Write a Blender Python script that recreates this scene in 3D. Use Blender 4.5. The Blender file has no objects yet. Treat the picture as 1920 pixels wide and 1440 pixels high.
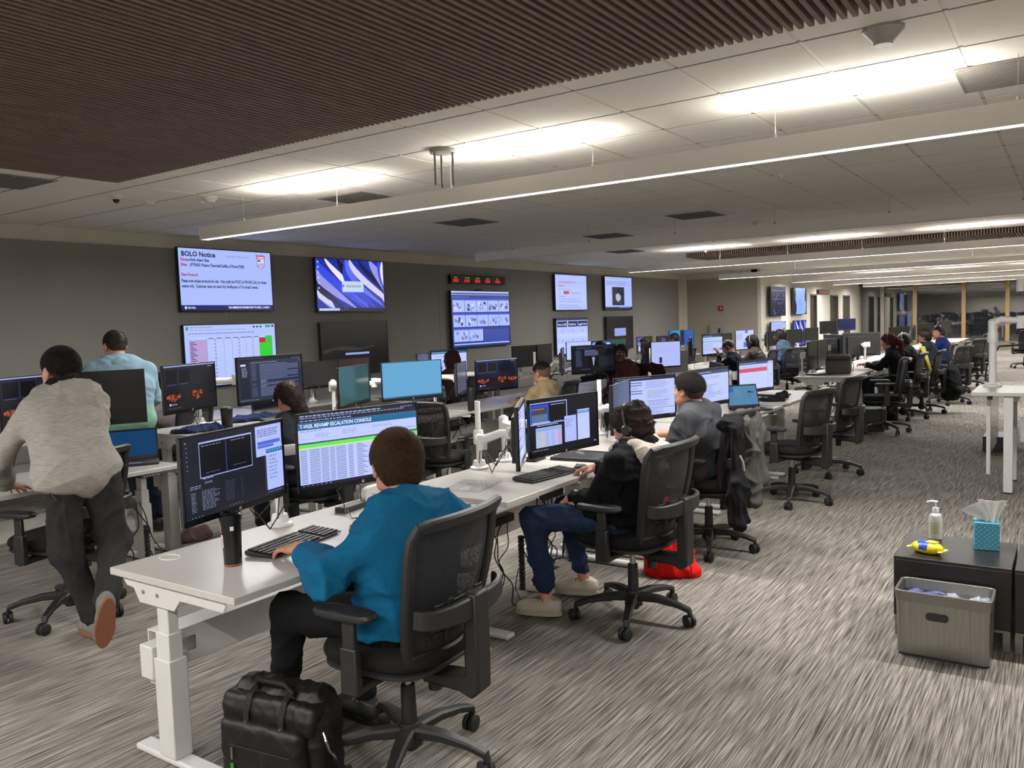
import bpy, bmesh, math, random
import numpy as np
from mathutils import Vector, Matrix, Euler
random.seed(7); rng = np.random.default_rng(7)
C = bpy.context.scene.collection
SC = bpy.context.scene
R = math.radians
# ------------------------------------------------------------------ camera
CAM_F, YAW, PITCH, ROLL, CAM_H = 1538.8, 0.599673, 0.0736783, -0.0352804, 1.62
_f = Vector((-math.sin(YAW)*math.cos(PITCH), math.cos(YAW)*math.cos(PITCH), -math.sin(PITCH)))
_r = Vector((math.cos(YAW), math.sin(YAW), 0)); _u = _r.cross(_f)
_r2 = _r*math.cos(ROLL)+_u*math.sin(ROLL); _u2 = -_r*math.sin(ROLL)+_u*math.cos(ROLL)
cam = bpy.data.cameras.new('camera'); cam.sensor_width = 36; cam.lens = CAM_F/1920*36
cam.clip_start = .05; cam.clip_end = 300
camo = bpy.data.objects.new('camera', cam); C.objects.link(camo)
camo.matrix_world = Matrix(((_r2.x,_u2.x,-_f.x,0),(_r2.y,_u2.y,-_f.y,0),(_r2.z,_u2.z,-_f.z,CAM_H),(0,0,0,1)))
SC.camera = camo
# ------------------------------------------------------------------ world, exposure
wd = bpy.data.worlds.new('night'); SC.world = wd; wd.use_nodes = True
wd.node_tree.nodes['Background'].inputs[0].default_value = (.010,.012,.018,1)
wd.node_tree.nodes['Background'].inputs[1].default_value = 1.0
SC.view_settings.view_transform = 'Standard'; SC.view_settings.look = 'None'
SC.view_settings.gamma = 1; SC.view_settings.use_curve_mapping = False
SC.view_settings.exposure = 0.17
SC.cycles.max_bounces = 8; SC.cycles.diffuse_bounces = 6; SC.cycles.glossy_bounces = 3
SC.cycles.transparent_max_bounces = 12; SC.cycles.use_denoising = True
SC.cycles.sample_clamp_indirect = 4.0; SC.cycles.caustics_reflective = False; SC.cycles.caustics_refractive = False
# pendant lamps: downlight strip across the room (x0,x1), y, lit?  (top 2.65, bottom 2.53)
PEND = [(-6.96,2.6,4.98,True),(-7.13,2.6,9.65,False),(-7.18,2.6,14.7,True),(-7.25,2.6,19.9,True),(-6.85,2.6,24.9,True),(-6.7,2.6,29.3,True),(-6.6,2.6,33.6,True),
        (-7.0,2.6,-0.6,True),(-7.0,2.6,-4.7,True)]
DOWN_W, UP_W = 34.5, 11.0      # watts per metre of lamp
def area(name, x0, x1, y, z, watts, up, wd_):
    l = bpy.data.lights.new(name,'AREA'); l.shape='RECTANGLE'; l.size=abs(x1-x0); l.size_y=wd_
    l.energy = watts; l.color=(1.0,.985,.975) if not up else (1.0,.95,.88)
    o = bpy.data.objects.new(name,l); C.objects.link(o); o.location=((x0+x1)/2,y,z)
    if up: o.rotation_euler=(math.pi,0,0)
    return o
# ------------------------------------------------------------------ materials
def lin(c):
    if isinstance(c,str):
        c=c.lstrip('#'); c=[int(c[i:i+2],16)/255 for i in (0,2,4)]
    return tuple((x/12.92 if x<=.04045 else ((x+.055)/1.055)**2.4) for x in c)
MC={}
def nt(m):
    m.use_nodes=True; return m.node_tree.nodes, m.node_tree.links
def M(col, rough=.5, metal=0, emis=None, es=1.0, noise=0, nscale=40, bump=0, alpha=1, coat=0, sheen=0, spec=.5, stretch=(1,1,1)):
    key=(str(col),rough,metal,str(emis),es,noise,nscale,bump,alpha,coat,sheen,spec,stretch)
    if key in MC: return MC[key]
    m=bpy.data.materials.new('mat_%d'%len(MC)); n,l=nt(m); b=n['Principled BSDF']; c=lin(col)
    b.inputs['Base Color'].default_value=(*c,1); b.inputs['Roughness'].default_value=rough; b.inputs['Metallic'].default_value=metal
    b.inputs['Specular IOR Level'].default_value=spec
    if coat: b.inputs['Coat Weight'].default_value=coat
    if sheen: b.inputs['Sheen Weight'].default_value=sheen; b.inputs['Sheen Roughness'].default_value=.6
    if emis is not None:
        b.inputs['Emission Color'].default_value=(*lin(emis),1); b.inputs['Emission Strength'].default_value=es
    if alpha<1: b.inputs['Alpha'].default_value=alpha
    if noise or bump:
        tc=n.new('ShaderNodeTexCoord'); mp=n.new('ShaderNodeMapping'); mp.inputs['Scale'].default_value=stretch
        t=n.new('ShaderNodeTexNoise'); t.inputs['Scale'].default_value=nscale; t.inputs['Detail'].default_value=4
        l.new(tc.outputs['Object'],mp.inputs[0]); l.new(mp.outputs[0],t.inputs['Vector'])
        if noise:
            mx=n.new('ShaderNodeMix'); mx.data_type='RGBA'
            rp=n.new('ShaderNodeValToRGB'); rp.color_ramp.elements[0].position=.35; rp.color_ramp.elements[1].position=.65
            l.new(t.outputs['Fac'],rp.inputs[0]); l.new(rp.outputs[0],mx.inputs['Factor'])
            mx.inputs['A'].default_value=(*[x*(1-noise) for x in c],1); mx.inputs['B'].default_value=(*[min(1,x*(1+noise)) for x in c],1)
            l.new(mx.outputs['Result'],b.inputs['Base Color'])
        if bump:
            bp=n.new('ShaderNodeBump'); bp.inputs['Strength'].default_value=bump; bp.inputs['Distance'].default_value=.01
            l.new(t.outputs['Fac'],bp.inputs['Height']); l.new(bp.outputs[0],b.inputs['Normal'])
    MC[key]=m; return m
WHITE=M('#bbb9b4',.45,noise=.02,nscale=8); WHITE2=M('#d9d6cf',.5,noise=.02,nscale=9)
DESKTOP=M('#afaba4',.3,noise=.015,nscale=6)
BLK=M('#1c1b1b',.5,noise=.06,nscale=60); BLKG=M('#0e0e10',.22); BLKF=M('#1d1b1a',.9,noise=.25,nscale=300,bump=.3)
BLKM=M('#232222',.55,noise=.05,nscale=30); CHROME=M('#b9b9b9',.2,1); STEEL=M('#a09d97',.32,1,noise=.08,nscale=3,stretch=(60,60,1))
GREYP=M('#6c6a67',.5)
RUBBER=M('#151515',.8)
# ------------------------------------------------------------------ mesh builder
class MB:
    def __init__(s): s.v=[];s.f=[];s.m=[];s.mats=[];s.T=Matrix.Identity(4)
    def mi(s,m):
        if m not in s.mats: s.mats.append(m)
        return s.mats.index(m)
    def add(s,vs,fs,m=None):
        o=len(s.v); T=s.T
        s.v+=[tuple(T@Vector(v)) for v in vs]; s.f+=[tuple(i+o for i in f) for f in fs]; s.m+=[s.mi(m)]*len(fs); return s
    def box(s,x0,x1,y0,y1,z0,z1,m=None):
        v=[(x,y,z) for z in (z0,z1) for y in (y0,y1) for x in (x0,x1)]
        return s.add(v,[(0,2,3,1),(4,5,7,6),(0,1,5,4),(2,6,7,3),(0,4,6,2),(1,3,7,5)],m)
    def prism(s,poly,a,b,axis='z',m=None):   # polygon extruded along an axis
        n=len(poly)
        def P(p,h): return {'z':(p[0],p[1],h),'x':(h,p[0],p[1]),'y':(p[0],h,p[1])}[axis]
        v=[P(p,a) for p in poly]+[P(p,b) for p in poly]
        return s.add(v,[tuple(range(n))[::-1],tuple(range(n,2*n))]+[(i,(i+1)%n,n+(i+1)%n,n+i) for i in range(n)],m)
    def tube(s,pts,r,n=8,m=None,closed=False,flat=None,cap=True):  # sweep; r number/list; flat=(rw,rh,up)
        P=[Vector(p) for p in pts]; k=len(P); rs=r if isinstance(r,(list,tuple)) else [r]*k
        vs=[];prev=None
        for i in range(k):
            if closed: t=P[(i+1)%k]-P[i-1]
            else: t=P[min(i+1,k-1)]-P[max(i-1,0)]
            t=t.normalized() if t.length>1e-9 else Vector((0,0,1))
            if prev is None:
                a=Vector((0,0,1)) if abs(t.z)<.9 else Vector((1,0,0))
                u=(a-t*a.dot(t)).normalized()
            else:
                u=prev-t*prev.dot(t); u=u.normalized() if u.length>1e-6 else Vector((1,0,0))
            prev=u; w=t.cross(u)
            if flat is not None:
                up=Vector(flat[2]); u2=(up-t*up.dot(t)); u2=u2.normalized() if u2.length>1e-6 else u; w2=t.cross(u2)
                hw,hh=flat[0]*rs[i],flat[1]*rs[i]; q=min(hw,hh)*.45
                for sx,sy in ((1,1),(-1,1),(-1,-1),(1,-1)):
                    c=[(sx*hw,sy*(hh-q)),(sx*(hw-q),sy*hh)]
                    if sx*sy<0: c=c[::-1]
                    for a_,b_ in c: vs.append(P[i]+w2*a_+u2*b_)
            else:
                for j in range(n):
                    a=2*math.pi*j/n; vs.append(P[i]+(u*math.cos(a)+w*math.sin(a))*rs[i])
        if flat is not None: n=8
        fs=[]
        for i in range(k if closed else k-1):
            for j in range(n):
                a=i*n+j; b=i*n+(j+1)%n; c=((i+1)%k)*n+(j+1)%n; d=((i+1)%k)*n+j; fs.append((a,b,c,d))
        if not closed and cap: fs+=[tuple(range(n))[::-1],tuple(range((k-1)*n,k*n))]
        return s.add(vs,fs,m)
    def cyl(s,a,b,r,r2=None,n=16,m=None): return s.tube([a,b],[r,r if r2 is None else r2],n,m)
    def lathe(s,prof,n=20,m=None,c=(0,0,0)):  # (r,z) from bottom to top
        vs=[];fs=[]
        for r,z in prof:
            for j in range(n): a=2*math.pi*j/n; vs.append((c[0]+r*math.cos(a),c[1]+r*math.sin(a),c[2]+z))
        k=len(prof)
        for i in range(k-1):
            for j in range(n): fs.append((i*n+j,i*n+(j+1)%n,(i+1)*n+(j+1)%n,(i+1)*n+j))
        fs+=[tuple(range(n))[::-1],tuple(range((k-1)*n,k*n))]
        return s.add(vs,fs,m)
    def cushion(s,x0,x1,y0,y1,z0,z1,e=4,rows=5,n=28,m=None,dome=.0):  # superellipse pad
        cx,cy,rx,ry=(x0+x1)/2,(y0+y1)/2,(x1-x0)/2,(y1-y0)/2; vs=[];fs=[]
        pr=[]
        for i in range(rows):
            t=i/(rows-1)*math.pi-math.pi/2; pr.append((1-(1-math.cos(t))*.10*(min((z1-z0)/min(rx,ry)*5,2)), (math.sin(t)+1)/2))
        pr=[(.6,0)]+pr+[(.6,1+dome)]
        for q,h in pr:
            for j in range(n):
                a=2*math.pi*j/n; ca,sa=math.cos(a),math.sin(a)
                vs.append((cx+rx*q*math.copysign(abs(ca)**(2/e),ca),cy+ry*q*math.copysign(abs(sa)**(2/e),sa),z0+(z1-z0)*h))
        k=len(pr)
        for i in range(k-1):
            for j in range(n): fs.append((i*n+j,i*n+(j+1)%n,(i+1)*n+(j+1)%n,(i+1)*n+j))
        fs+=[tuple(range(n))[::-1],tuple(range((k-1)*n,k*n))]
        return s.add(vs,fs,m)
    def grid(s,fn,nu,nv,m=None,th=0):  # fn(u,v)->point
        vs=[fn(i/(nu-1),j/(nv-1)) for j in range(nv) for i in range(nu)]
        fs=[(j*nu+i,j*nu+i+1,(j+1)*nu+i+1,(j+1)*nu+i) for j in range(nv-1) for i in range(nu-1)]
        if th:
            me=bpy.data.meshes.new('t'); me.from_pydata([tuple(v) for v in vs],[],fs); me.update()
            nn=[v.normal.copy() for v in me.vertices]; bpy.data.meshes.remove(me); k=len(vs)
            vs=vs+[Vector(v)-q*th for v,q in zip(vs,nn)]; fs2=[tuple(i+k for i in f)[::-1] for f in fs]
            b=[i for i in range(nu)]+[j*nu+nu-1 for j in range(1,nv)]+[(nv-1)*nu+i for i in range(nu-2,-1,-1)]+[j*nu for j in range(nv-2,0,-1)]
            fs=fs+fs2+[(b[(i+1)%len(b)],b[i],b[i]+k,b[(i+1)%len(b)]+k) for i in range(len(b))]
        return s.add(vs,fs,m)
    def build(s,name,mat=None,parent=None,bev=0,ang=35,seg=2,loc=None,rot=None):
        me=bpy.data.meshes.new(name); me.from_pydata(s.v,[],s.f)
        mats=[(mm if mm is not None else mat) for mm in s.mats]
        for mm in mats: me.materials.append(mm)
        me.polygons.foreach_set('material_index',s.m); me.polygons.foreach_set('use_smooth',[True]*len(s.f))
        me.update(); me.validate(); me.set_sharp_from_angle(angle=R(ang))
        o=bpy.data.objects.new(name,me); C.objects.link(o)
        if parent: o.parent=parent
        if loc: o.location=loc
        if rot: o.rotation_euler=rot
        if bev:
            b=o.modifiers.new('b','BEVEL'); b.width=bev; b.segments=seg; b.limit_method='ANGLE'; b.angle_limit=R(50); b.harden_normals=False
        return o
def thing(name,label,cat,loc=(0,0,0),rz=0,group=None):
    o=bpy.data.objects.new(name,None); C.objects.link(o); o.empty_display_size=.1
    o.location=loc; o.rotation_euler=(0,0,rz); return tag(o,label,cat,group)
def tag(o,label,cat,group=None):
    o['label']=label; o['category']=cat
    if group: o['group']=group
    return o
def struct(o): o['kind']='structure'; return o
def clone(o,parent=None):
    c=o.copy(); C.objects.link(c)
    if parent: c.parent=parent
    for ch in list(o.children): clone(ch,c)
    return c
def dup(root,loc,rz,label,group=None):
    c=clone(root); c.location=loc; c.rotation_euler=(0,0,rz); c['label']=label
    if group: c['group']=group
    return c
def box(name,x0,x1,y0,y1,z0,z1,mat,parent=None,bev=0):
    return MB().box(x0,x1,y0,y1,z0,z1).build(name,mat,parent,bev)
# ================================================================== ROOM
CEIL=2.89; XW=-9.5; YC=22.9; X2=-7.23; YW=36.0; XR=4.2; YB=-6.5
def carpet():
    m=bpy.data.materials.new('carpet'); n,l=nt(m); b=n['Principled BSDF']; b.inputs['Roughness'].default_value=.95; b.inputs['Specular IOR Level'].default_value=.1
    tc=n.new('ShaderNodeTexCoord')
    def noise(sc,detail,stretch,dist=0):
        mp=n.new('ShaderNodeMapping'); mp.inputs['Scale'].default_value=stretch; l.new(tc.outputs['Object'],mp.inputs[0])
        t=n.new('ShaderNodeTexNoise'); t.inputs['Scale'].default_value=sc; t.inputs['Detail'].default_value=detail; t.inputs['Roughness'].default_value=.6
        t.inputs['Distortion'].default_value=dist; l.new(mp.outputs[0],t.inputs['Vector']); return t
    a=noise(1,3,(175,3.6,1),.03); c=noise(1,1,(520,330,1)); d=noise(1,2,(.5,.7,1)); e=noise(1,2,(95,2.0,1))
    r=n.new('ShaderNodeValToRGB'); r.color_ramp.elements[0].position=.36; r.color_ramp.elements[0].color=(*lin('#3b3836'),1)
    r.color_ramp.elements[1].position=.62; r.color_ramp.elements[1].color=(*lin('#9b9489'),1)
    x=r.color_ramp.elements.new(.48); x.color=(*lin('#69655f'),1)
    ad=n.new('ShaderNodeMath'); ad.operation='MULTIPLY_ADD'; ad.inputs[1].default_value=.45; 
    sub=n.new('ShaderNodeMath'); sub.operation='MULTIPLY_ADD'; sub.inputs[1].default_value=.55
    l.new(e.outputs['Fac'],sub.inputs[0]); l.new(d.outputs['Fac'],ad.inputs[0])
    m1=n.new('ShaderNodeMath'); m1.operation='MULTIPLY'; m1.inputs[1].default_value=.72; l.new(a.outputs['Fac'],m1.inputs[0])
    m2=n.new('ShaderNodeMath'); m2.operation='MULTIPLY_ADD'; m2.inputs[1].default_value=.30; l.new(e.outputs['Fac'],m2.inputs[0]); l.new(m1.outputs[0],m2.inputs[2])
    m3=n.new('ShaderNodeMath'); m3.operation='MULTIPLY_ADD'; m3.inputs[1].default_value=.06; l.new(d.outputs['Fac'],m3.inputs[0]); l.new(m2.outputs[0],m3.inputs[2])
    m4=n.new('ShaderNodeMath'); m4.operation='MULTIPLY_ADD'; m4.inputs[1].default_value=.30; l.new(c.outputs['Fac'],m4.inputs[0]); l.new(m3.outputs[0],m4.inputs[2])
    m5=n.new('ShaderNodeMath'); m5.operation='SUBTRACT'; m5.inputs[1].default_value=.19; l.new(m4.outputs[0],m5.inputs[0])
    l.new(m5.outputs[0],r.inputs[0]); l.new(r.outputs[0],b.inputs['Base Color'])
    bp=n.new('ShaderNodeBump'); bp.inputs['Strength'].default_value=.5; bp.inputs['Distance'].default_value=.004; l.new(m4.outputs[0],bp.inputs['Height']); l.new(bp.outputs[0],b.inputs['Normal'])
    for q in (ad,sub): n.remove(q)
    return m
struct(box('floor',XW-.2,XR,YB,YW+.2,-.1,0,carpet()))
def fabric(col):
    return M(col,.95,noise=.10,nscale=220,bump=.25,spec=.1,sheen=.35)
PAINT=M('#cfcabd',.8,noise=.015,nscale=3,spec=.2); 
WALLF=fabric('#8b8881'); WALLF2=fabric('#a39d8e')
# ceiling: tiles with lines of the grid (2 ft squares)
def ceilmat():
    m=bpy.data.materials.new('ceiling_tile'); n,l=nt(m); b=n['Principled BSDF']; b.inputs['Roughness'].default_value=.95; b.inputs['Specular IOR Level'].default_value=.1
    tc=n.new('ShaderNodeTexCoord'); t=n.new('ShaderNodeTexNoise'); t.inputs['Scale'].default_value=120; t.inputs['Detail'].default_value=3
    l.new(tc.outputs['Object'],t.inputs['Vector'])
    r=n.new('ShaderNodeValToRGB'); r.color_ramp.elements[0].color=(*lin('#ece8de'),1); r.color_ramp.elements[1].color=(*lin('#f3efe6'),1)
    l.new(t.outputs['Fac'],r.inputs[0]); l.new(r.outputs[0],b.inputs['Base Color']); return m
cl=MB(); CT=ceilmat(); CB=M('#8d897f',.7)
P=.6096; gx0=-.365*1.27-P*15; gy0=3.675*1.27-P*20
xs=[gx0+P*i for i in range(30) if gx0+P*i<XR]; ys=[gy0+P*i for i in range(90) if gy0+P*i<YW]
cl.box(XW-.2,XR,YB,YW+.2,CEIL+.016,CEIL+.1,CT)
for i,x in enumerate(xs):      # each lay-in tile drops a little under the grid
    for j,y in enumerate(ys):
        if x+P<XR and y+P<YW: cl.box(x+.011,x+P-.011,y+.011,y+P-.011,CEIL-.002,CEIL+.02,CT)
cl.box(xs[0]-1.2,xs[0]-.0,YB,YW,CEIL-.004,CEIL+.02,PAINT)
struct(cl.build('ceiling'))
gb=MB(); LT=M('#d8d3c6',.6); DK=M('#77736a',.8)
for x in xs: gb.box(x-.012,x+.012,YB,YW,CEIL+.002,CEIL+.015,LT)
for y in ys: gb.box(xs[0],XR,y-.012,y+.012,CEIL+.001,CEIL+.015,DK)
struct(gb.build('ceiling_grid'))
w=MB(); w.box(XW-.2,XW,YB,YC,0,CEIL,PAINT); struct(w.build('wall_left'))
w=MB()      # fabric panels proud of the wall
for a,b in ((-6.4,-1.9),(-1.895,2.6),(2.605,7.1),(7.105,11.6),(11.605,16.1),(16.105,22.6)): w.box(XW,XW+.025,a,b,.1,2.72)
struct(w.build('wall_left_panel',WALLF,bev=.004))
w=MB(); w.box(XW-.2,X2,YC,YC+.2,0,CEIL,PAINT); w.box(XW+.17,X2-.02,YC-.02,YC,.1,2.70,WALLF2); struct(w.build('wall_end'))
w=MB(); w.box(X2-.2,X2,YC,28.35,0,CEIL,PAINT)
dr=[(28.35,29.25),(31.1,32.35),(33.1,34.3)]
for a,b in ((29.25,31.1),(32.35,33.1),(34.3,YW)): w.box(X2-.2,X2,a,b,0,CEIL,PAINT)
for a,b in dr: w.box(X2-.2,X2,a,b,2.25,CEIL,PAINT)
struct(w.build('wall_back_left'))
DG=M('#4a4740',.15,spec=.8)
for i,(a,b) in enumerate(dr):
    d=MB(); d.box(X2-.12,X2-.08,a,b,.0,2.25,DG); 
    for q in (a,b-.05): d.box(X2-.16,X2+.01,q,q+.05,0,2.25,M('#5d594f',.5))
    d.box(X2-.16,X2+.01,a,b,2.2,2.25,M('#5d594f',.5))
    o=struct(d.build('door_%d'%(i+1)))
    hb=MB().tube([(X2-.08,b-.15,1.0),(X2+.0,b-.15,1.0),(X2+.0,b-.28,1.0)],.012).build('door_handle',CHROME,o)
w=MB(); w.box(XR,XR+.2,YB,YW,0,CEIL,PAINT); struct(w.build('wall_right'))
w=MB(); w.box(XW-.2,XR,YB-.2,YB,0,CEIL,PAINT); struct(w.build('wall_back'))
# far window wall: dark glass between timber mullions, night outside
w=MB(); w.box(X2-.2,XR,YW+.0,YW+.3,0,.28,M('#6f6e5c',.7)); w.box(X2-.2,XR,YW-.05,YW+.3,2.62,CEIL,M('#3b352e',.7)); struct(w.build('wall_far'))
GL=bpy.data.materials.new('night_glass'); n,l=nt(GL); b=n['Principled BSDF']; b.inputs['Base Color'].default_value=(.012,.013,.015,1)
b.inputs['Roughness'].default_value=.02; b.inputs['Specular IOR Level'].default_value=1.0; b.inputs['IOR'].default_value=1.9
xm=[X2,-6.35,-5.15,-3.45,-2.0,-.55,.9,2.35,XR]
WOOD=M('#8d7349',.5,noise=.12,nscale=14,stretch=(6,6,.6))
for i in range(len(xm)-1):
    g=MB(); g.box(xm[i]+.03,xm[i+1]-.03,YW+.08,YW+.1,.28,2.62,GL); o=struct(g.build('window_%d'%(i+1)))
    f=MB(); f.box(xm[i]-.07,xm[i]+.07,YW-.02,YW+.16,.28,2.62); f.build('window_frame',WOOD if i>1 else M('#8c8778',.6),o,bev=.004)
bb=MB(); bb.box(XW+.001,XW+.03,YB,YC,0,.1); struct(bb.build('baseboard_left',M('#2e2c2a',.6)))
tr=MB(); tr.box(X2,X2+.02,YC-.0,YC+.35,.0,CEIL,PAINT); tr.box(X2-.02,X2+.08,YC-.03,YC+.01,0,CEIL,M('#dcd7ca',.7)); tr.box(XW,XW+.17,YC-.05,YC,0,CEIL,M('#dcd7ca',.7)); struct(tr.build('trim_1'))
# timber slat ceilings
def slats(name,x0,x1,y0,y1,zb,pitch=.0428):
    s=MB(); D=M('#241c17',.9); S=M('#7a685c',.6,noise=.2,nscale=9,stretch=(8,.5,8))
    s.box(x0,x1,y0,y1,CEIL-.012,CEIL-.006,D)
    k=int((x1-x0)/pitch)
    for i in range(k): s.box(x0+i*pitch,x0+i*pitch+.021,y0,y1,zb,CEIL-.012,S)
    s.box(x0-.02,x0,y0,y1,zb,CEIL-.006,S)
    return struct(s.build(name))
slats('ceiling_slats',-6.05,1.6,-5.5,3.61,2.80)
slats('ceiling_slats',-6.35,1.6,15.6,19.2,2.80)
# pendants
PW=M('#e6e3df',.5,noise=.01,nscale=5); DIFF=M('#ffffff',.5,emis='#f3eeff',es=2.2); DIFFU=M('#ffffff',.5,emis='#fff0d2',es=1.6)
DOFF=M('#bfbbb2',.4)
names=['lit white linear pendant lamp nearest the camera, crossing the whole ceiling','unlit white linear pendant lamp between the first and second lit ones','lit white linear pendant lamp whose end hangs above the black and white notice screens','lit linear pendant lamp ending before the grey fabric end wall','lit linear pendant lamp ending above the two screens by the slim doors','lit linear pendant lamp beside the small red clock on the far wall','lit linear pendant lamp farthest away, right before the night windows','lit linear pendant lamp over the space behind the camera','lit linear pendant lamp at the back of the room behind the camera']
for k,(x0,x1,y,lit) in enumerate(PEND):
    t=thing('linear_pendant_lamp',names[k],'pendant lamp',((x0+x1)/2,y,2.53),0,'linear pendant lamps'); h=(x1-x0)/2
    b=MB(); b.box(-h,h,-.045,-.033,0,.12); b.box(-h,h,.033,.045,0,.12); b.box(-h,h,-.035,.035,.05,.062); b.box(-h-.004,-h,-.045,.045,0,.12); b.box(h,h+.004,-.045,.045,0,.12); b.build('housing',PW,t,bev=.002)
    MB().box(-h+.004,h-.004,-.033,.033,.004,.012).build('diffuser',DIFF if lit else DOFF,t)
    x=-h+.62
    while x<h:
        MB().cyl((x,0,.12),(x,0,CEIL-2.53),.0016,n=5).build('hanging_cable',M('#b5b0a4',.5),t)
        MB().lathe([(.012,.12),(.011,.135),(.006,.15)],8,c=(x,0,0)).build('cable_gripper',CHROME,t); x+=1.22
    MB().tube([(-h+.02,0,.12),(-h+.04,.01,.2),(-h+.05,0,CEIL-2.54)],.002,5).build('power_cable',PW,t); MB().cyl((-h+.05,0,CEIL-2.53-.02),(-h+.05,0,CEIL-2.53),.06,n=16).build('ceiling_cup',PW,t)
    if lit:
        area('pendant_downlight',x0+.01,x1-.01,y,2.532,DOWN_W*(x1-x0),False,.062)
        u=x0+1.0
        while u<x1-.5:
            MB().box(u-(x0+x1)/2,u+1.15-(x0+x1)/2,-.03,.03,.062,.068).build('uplight_diffuser',DIFFU,t)
            area('pendant_uplight',u,u+1.15,y,2.655,UP_W*1.15,True,.05); u+=2.16
# ceiling fittings
def ceil_at(x,y): return (x,y,CEIL)
def disc(name,label,cat,x,y,r,h,mat,cone=.6,dark=None,group=None):
    t=thing(name,label,cat,(x,y,CEIL-.002),0,group)
    MB().lathe([(r*cone,-h),(r*cone*1.05,-h*.8),(r,-.012),(r,0)][::1],24).build('dome',mat,t)
    if dark: MB().lathe([(r*.25,-h-.03),(r*.45,-h-.015),(r*.5,-h+.002)],16).build('lens',dark,t)
    return t
# ================================================================== FURNITURE
MESHF=bpy.data.materials.new('chair_mesh'); n,l=nt(MESHF); b=n['Principled BSDF']; b.inputs['Base Color'].default_value=(.010,.010,.011,1); b.inputs['Roughness'].default_value=.7
tc=n.new('ShaderNodeTexCoord'); vo=n.new('ShaderNodeTexVoronoi'); vo.inputs['Scale'].default_value=240; l.new(tc.outputs['Object'],vo.inputs['Vector'])
rp=n.new('ShaderNodeMapRange'); rp.inputs['From Min'].default_value=.25; rp.inputs['From Max'].default_value=.5; rp.inputs['To Min'].default_value=.72; rp.inputs['To Max'].default_value=1.0
l.new(vo.outputs['Distance'],rp.inputs['Value']); l.new(rp.outputs[0],b.inputs['Alpha'])
CH=M('#1a1918',.5,noise=.05,nscale=20); CHD=M('#171616',.55); SEATF=M('#171514',.95,noise=.2,nscale=260,bump=.3,spec=.2)
def back_y(v): # recline profile by height fraction
    return -.205-.03*math.sin(v*2.4)-.06*max(0,v)**1.7 -(.03*max(0,(v-.88)/.12)**2)
def back_p(u,v,off=0):
    w=.195+.055*math.sin(min(1,v*1.25)*math.pi/2)-.012*max(0,v-.8)/.2
    return Vector((u*w, back_y(v)+.045*abs(u)**2+off, .49+v*.475))
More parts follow.
